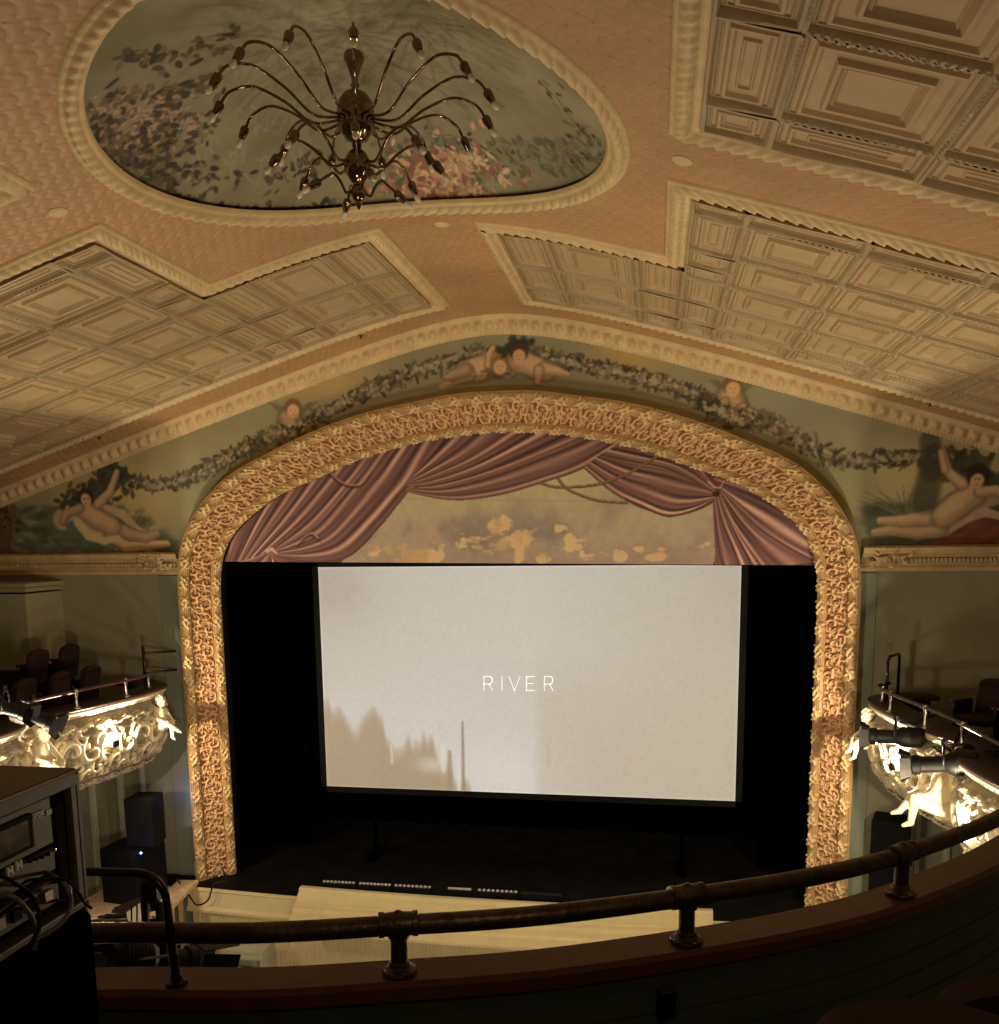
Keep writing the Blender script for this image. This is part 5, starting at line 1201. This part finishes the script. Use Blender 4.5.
for x in (.1, 1.64, 2.352, 2.985, 3.62):
    (px, py), tt = near(x)
    mb = MB(); mb.lathe([(.042, 0), (.044, .004), (.042, .010), (.034, .012), (.026, .02), (.026, .026), (.021, .03), (.021, .09), (.027, .093), (.029, .112)], 20, (px, py, 4.404)); mb.build('post', 'pipe', t, smooth=SH)
    mb = MB(); d = (tt[0], tt[1], 0); mb.lathe([(.026, -.05), (.0315, -.048), (.0315, -.036), (.029, -.034), (.031, -.01), (.032, 0), (.031, .01), (.029, .034), (.0315, .036), (.0315, .048), (.026, .05)], 16, (px, py, 4.53), d); mb.ell((px, py, 4.556), (.014, .014, .010), 10, 6); mb.build('tee_fitting', 'pipe', t, smooth=SH)
    mb = MB()
    for k in range(4): a = k*PI/2+.5; mb.lathe([(.005, 0), (.005, .003), (.0001, .004)], 8, (px+.036*math.cos(a), py+.036*math.sin(a), 4.412))
    mb.build('screws', 'steel', t)
# black grab loop at the left, in front of the rail
t = thing('grab_loop', 'black bent pipe loop standing on the balcony cap beside the equipment rack', 'handrail', (1.10, -10.93, 4.38))
mb = MB(); L = [(.55, -10.95, 4.685), (.88, -10.94, 4.685)]+[(1.035+.07*math.sin(a), -10.93, 4.615+.07*math.cos(a)) for a in np.linspace(0, PI/2, 8)]+[(1.108, -10.925, 4.5), (1.11, -10.92, 4.405)]
mb.tube(L, .0105, 12); mb.build('pipe', 'black_pipe', t, smooth=True)
mb = MB(); mb.lathe([(.026, 0), (.026, .004), (.014, .008), (.013, .02), (.0105, .022)], 16, (1.11, -10.92, 4.405)); mb.build('flange', 'black_pipe', t, smooth=SH)
# outlet boxes on the green boards
for (u, v, lab) in ((284, 1013, 'black socket box with a pale top edge on the green boards below the left post'), (658, 986, 'black socket box on the green boards below the middle post')):
    p = at_y(u, v, -10.9); q, tt = near(float(p[0])); rz = math.atan2(tt[1], tt[0]); nx, ny = -tt[1], tt[0]
    t = thing('socket_box', lab, 'socket box', (q[0]-nx*.045, q[1]-ny*.045, 4.2), 'socket boxes on the parapet')
    z = 4.265 if u > 500 else 4.235
    mb = MB(); mb.box((q[0]-nx*.048, q[1]-ny*.048, z), (.042, .034, .075), rz=rz, bev=.003); mb.build('housing', 'black', t)
    mb = MB(); mb.box((q[0]-nx*.048, q[1]-ny*.048, z+.039), (.044, .036, .004), rz=rz, bev=.001); mb.build('lid', 'panel_grey' if u > 500 else 'green_board', t)

# --- stage lights hung on the outside of the balcony at the left
spotlight((.62, -10.62, 4.35), (.5, .8, -.25), .30, 'black stage light hung outside the balcony rail, left of the grab loop', .06)
spotlight((.86, -10.60, 4.28), (.6, .75, -.35), .26, 'black stage light outside the balcony, lower right of its neighbour', .05)
t = thing('scoop_reflector', 'pale lit barn door flap of a lantern showing above the rail near the grab loop', 'stage light', (.82, -10.6, 4.55))
pa = [at_y(u, v, -10.55) for u, v in ((127, 912), (140, 903), (142, 925), (128, 920))]
mb = MB(); mb.add(pa, [(0, 1, 2, 3)]); o = mb.build('flap', 'flap_glow', t); o.modifiers.new('thickness', 'SOLIDIFY').thickness = .002
mb = MB()
for u in (131.5, 137): mb.tube([at_y(u, 905, -10.56), at_y(u, 925, -10.56)], .0025, 6)
mb.build('rib', 'black_metal', t)
mb = MB(); mb.tube([at_y(100, 920, -10.52), at_y(128, 918, -10.55)], .014, 8); mb.tube([at_y(134, 922, -10.52), at_y(134, 945, -10.55)], .01, 8); mb.build('arm', 'black_metal', t)
for (ua, va, ub, vb, lab) in ((88, 922, 126, 919, 'short pale metal rod lying behind the rail by the rack'), (124, 962, 172, 955, 'thin metal rod below the rail left of the grab loop')):
    mb = MB(); mb.tube([at_y(ua, va, -10.7), at_y(ub, vb, -10.7)], .004, 8); tag(mb.build('metal_rod', 'steel', smooth=True), lab, 'rod')
# monitor wedge on the floor
p = at_z(205, 955, -.95); 
t = thing('floor_monitor', 'black slanted floor monitor with striped grille beside the white steps', 'loudspeaker', (-4.75, -1.4, -1.25))
mb = MB(); V = [(-5.3, -1.7, -1.24), (-4.42, -1.7, -1.24), (-4.42, -1.0, -1.24), (-5.3, -1.0, -1.24), (-5.2, -1.3, -.78), (-4.42, -1.3, -.78), (-4.42, -1.05, -.78), (-5.2, -1.05, -.78)]
mb.add(V, [(3, 2, 1, 0), (4, 5, 6, 7), (0, 1, 5, 4), (1, 2, 6, 5), (2, 3, 7, 6), (3, 0, 4, 7)]); mb.build('cabinet', 'black', t)
mb = MB()
for k in range(9): f = .08+k*.1; mb.tube([(-5.25+.1*f, -1.7+.4*f-.012, -1.24+.46*f+.01), (-4.45, -1.7+.4*f-.012, -1.24+.46*f+.01)], .012, 6)
mb.build('grille_bars', 'dark_case', t)

# --- equipment rack at the left edge
def rack():
    X1, Y1, Y0, Z1, Z0 = 1.34, -11.545, -12.25, 5.115, 4.885
    t = thing('equipment_rack', 'dark equipment rack with a small display, sockets and SP2K lettering', 'equipment rack', (1.0, -11.9, Z0))
    W_ = .62
    mb = MB()
    mb.box((X1-W_/2, (Y0+Y1)/2, Z1-.005), (W_, Y1-Y0, .012), bev=.003); mb.box((X1-W_/2, (Y0+Y1)/2, Z0+.006), (W_, Y1-Y0, .012), bev=.003)
    mb.box((X1-W_/2, Y1-.006, (Z0+Z1)/2), (W_, .012, Z1-Z0), bev=.003); mb.box((X1-W_/2, Y0+.006, (Z0+Z1)/2), (W_, .012, Z1-Z0), bev=.003); mb.box((X1-W_+.006, (Y0+Y1)/2, (Z0+Z1)/2), (.012, Y1-Y0, Z1-Z0))
    mb.box((X1-.008, Y1-.014, (Z0+Z1)/2), (.014, .022, Z1-Z0), bev=.003); mb.box((X1-.006, (Y0+Y1)/2, Z1-.016), (.012, Y1-Y0, .022), bev=.003)
    mb.build('case', 'dark_case', t)
    mb = MB(); mb.tube([(X1+.001, Y0, Z1-.002), (X1+.001, Y1, Z1-.002)], .002, 6); mb.tube([(X1+.001, Y0, Z0+.012), (X1+.001, Y1, Z0+.012)], .002, 6); mb.build('edge_strip', 'steel', t)
    mb = MB(); mb.box((X1-.05, Y1-.035, (Z0+Z1)/2), (.02, .045, Z1-Z0-.03)); mb.build('recess', 'black', t)
    XP = X1-.012; YE = Y1-.058
    u1 = MB(); u1.box((XP-.1, (Y0+YE)/2, 5.052), (.2, YE-Y0, .084), bev=.002); pn = u1.build('projector_panel', 'panel_grey', t)
    def on(u, v, dx=0.): r = ray(u, v); q = (XP+dx-EYE[0])/r[0]; p = EYE+q*r; return p
    a = on(28, 818); b = on(26, 845); yd = a[1]
    mb = MB(); mb.box((XP+.001, yd-.08, (a[2]+b[2])/2), (.006, .17, a[2]-b[2]+.014), bev=.001); mb.build('display_bezel', 'black', pn)
    mb = MB(); mb.box((XP+.004, yd-.085, (a[2]+b[2])/2), (.003, .155, a[2]-b[2])); mb.build('display', 'display', pn)
    c = on(32.0, 820.0)
    cu = bpy.data.curves.new('lettering', 'FONT'); cu.body = 'SP2K'; cu.size = .0125; cu.extrude = .0006; cu.offset = .0003; ob = bpy.data.objects.new('tmp', cu); COL.objects.link(ob)
    bpy.context.view_layer.update(); dg = bpy.context.evaluated_depsgraph_get(); me = bpy.data.meshes.new_from_object(ob.evaluated_get(dg)); bpy.data.objects.remove(ob)
    me.transform(Matrix.Translation((XP+.0012, c[1], c[2])) @ Matrix.Rotation(PI/2, 4, 'Z') @ Matrix.Rotation(PI/2, 4, 'X')); me.materials.clear(); me.materials.append(MATS['white_plastic'])
    tx = bpy.data.objects.new('lettering', me); COL.objects.link(tx); tx.parent = pn; tx.matrix_parent_inverse = Matrix.Translation(-root_loc(pn))
    mb = MB(); c = on(48.5, 812)
    for i in range(3):
        for j in range(2): mb.box((XP+.001, c[1]+(i-1)*.0042, c[2]+(j-.5)*.0045), (.001, .0036, .0038))
    mb.build('emblem', 'white_plastic', pn)
    zz = [4.985, 4.935]; hs = [.036, .04]
    for k, z in enumerate(zz):
        mb = MB(); mb.box((XP-.1+.002*k, (Y0+YE)/2, z), (.2, YE-Y0, hs[k]), bev=.002); un = mb.build('rack_unit', 'panel_grey' if k == 0 else 'dark_case', t)
        if k == 0:
            for (u, v) in ((9, 871), (18, 865), (-6, 880)):
                c = on(u, v); mb = MB()
                for s in (-1, 1): mb.box((XP+.001, c[1]+s*.0042, c[2]), (.004, .004, .014), bev=.0005)
                mb.box((XP+.001, c[1], c[2]), (.004, .005, .004)); mb.build('socket', 'white_plastic', un)
            for (u, v) in ((28, 861), (34, 859), (40, 857), (46, 854), (52, 850)):
                c = on(u, v); mb = MB(); mb.lathe([(.003, 0), (.003, .006), (.0001, .0065)], 10, (XP, c[1], c[2]), (1, 0, 0)); mb.build('knob', 'steel' if u > 50 else 'black', un)
        else:
            for q in range(6): mb = MB(); mb.box((XP+.004, YE-.03-q*.035, z), (.006, .02, .018), bev=.001); mb.build('connector', 'steel' if q % 3 == 0 else 'black', un)
    # handles
    mb = MB(); mb.tube([(XP, YE-.01, 4.95), (XP+.03, YE-.012, 4.95), (XP+.03, YE-.012, 4.92), (XP, YE-.01, 4.92)], .003, 8); mb.build('handle', 'steel', t, smooth=True)
    # dark stand below
    s = thing('rack_stand', 'black draped stand carrying the equipment rack at lower left', 'stand', (1.02, -11.9, 3.2))
    mb = MB(); mb.box((X1-W_/2-.0, (Y0+Y1)/2+.0, 4.03), (W_, Y1-Y0+.02, 1.69), bev=.01); mb.build('body', 'black_cloth', s)
    def cab(l, r, m, lab, dx=.03):
        pts = [on(u, v, d_) for u, v, d_ in l]; mb = MB(); mb.tube(smooth_path(pts, 8), r, 8); tag(mb.build('patch_cable', m, smooth=True), lab, 'cable', 'cables hanging at the rack')
    cab([(46, 872, .0), (56, 877, .03), (68, 890, .05), (71, 905, .055), (64, 920, .055), (50, 932, .05), (36, 940, .04)], .0032, 'cable_grey', 'grey cable arching from the rack unit at its right and hanging below')
    cab([(-4, 898, .02), (10, 896, .04), (22, 904, .05), (32, 918, .05), (36, 935, .04), (34, 950, .03)], .0036, 'cable_grey', 'thick grey cable hanging from the lower left of the rack')
    cab([(-4, 876, .0), (6, 878, .03), (16, 884, .04), (26, 890, .04), (36, 904, .05), (40, 925, .05), (30, 945, .04)], .003, 'black', 'black cable drooping from the sockets across the rack')
    cab([(20, 886, .0), (30, 880, .03), (50, 879, .04), (66, 880, .05), (78, 892, .055), (84, 902, .05), (91, 908, .03)], .0025, 'black', 'thin black cable running right to the rack corner')
    cab([(0, 915, .01), (14, 905, .03), (28, 895, .04), (40, 890, .02)], .003, 'black', 'black cable crossing in front of the lowest rack unit')
rack()

# --- seat tops at bottom right
for (u, v, y, wd, lab) in ((930, 1012, -11.35, .36, 'rounded brown seat top at the bottom right corner of the balcony'), (1022, 985, -11.0, .30, 'dark seat top at the right picture edge by the parapet')):
    c = at_y(u, v, y); t = thing('theatre_chair', lab, 'theatre seat', (float(c[0]), y, float(c[2])-.6), 'balcony seats')
    out = [(wd/2, -.55)]+[(wd/2*math.cos(a), -.10+.10*math.sin(a)**.7) for a in np.linspace(0, PI, 17)]+[(-wd/2, -.55)]
    mb = MB(); n = len(out); V = []
    for d_, k in ((-.04, .95), (-.025, 1), (.025, 1), (.04, .95)): V += [(c[0]+x*k, y+d_+(-z)*.12, c[2]+z*k) for x, z in out]
    mb.add(V, [tuple(range(n-1, -1, -1)), tuple(range(3*n, 4*n))]+[(j*n+i, j*n+(i+1) % n, (j+1)*n+(i+1) % n, (j+1)*n+i) for j in range(3) for i in range(n)]); mb.build('backrest', 'seat_red', t, smooth=SH)
    mb = MB(); mb.box((c[0], y-.2, c[2]-.5), (wd*.95, .36, .09), bev=.03); mb.build('seat', 'seat_red', t, smooth=SH)
mb = MB(); mb.box((2.2, -12.6, 3.15), (7, 4, .1)); struct(mb.build('floor', 'carpet'), 'dark floor of the near balcony')
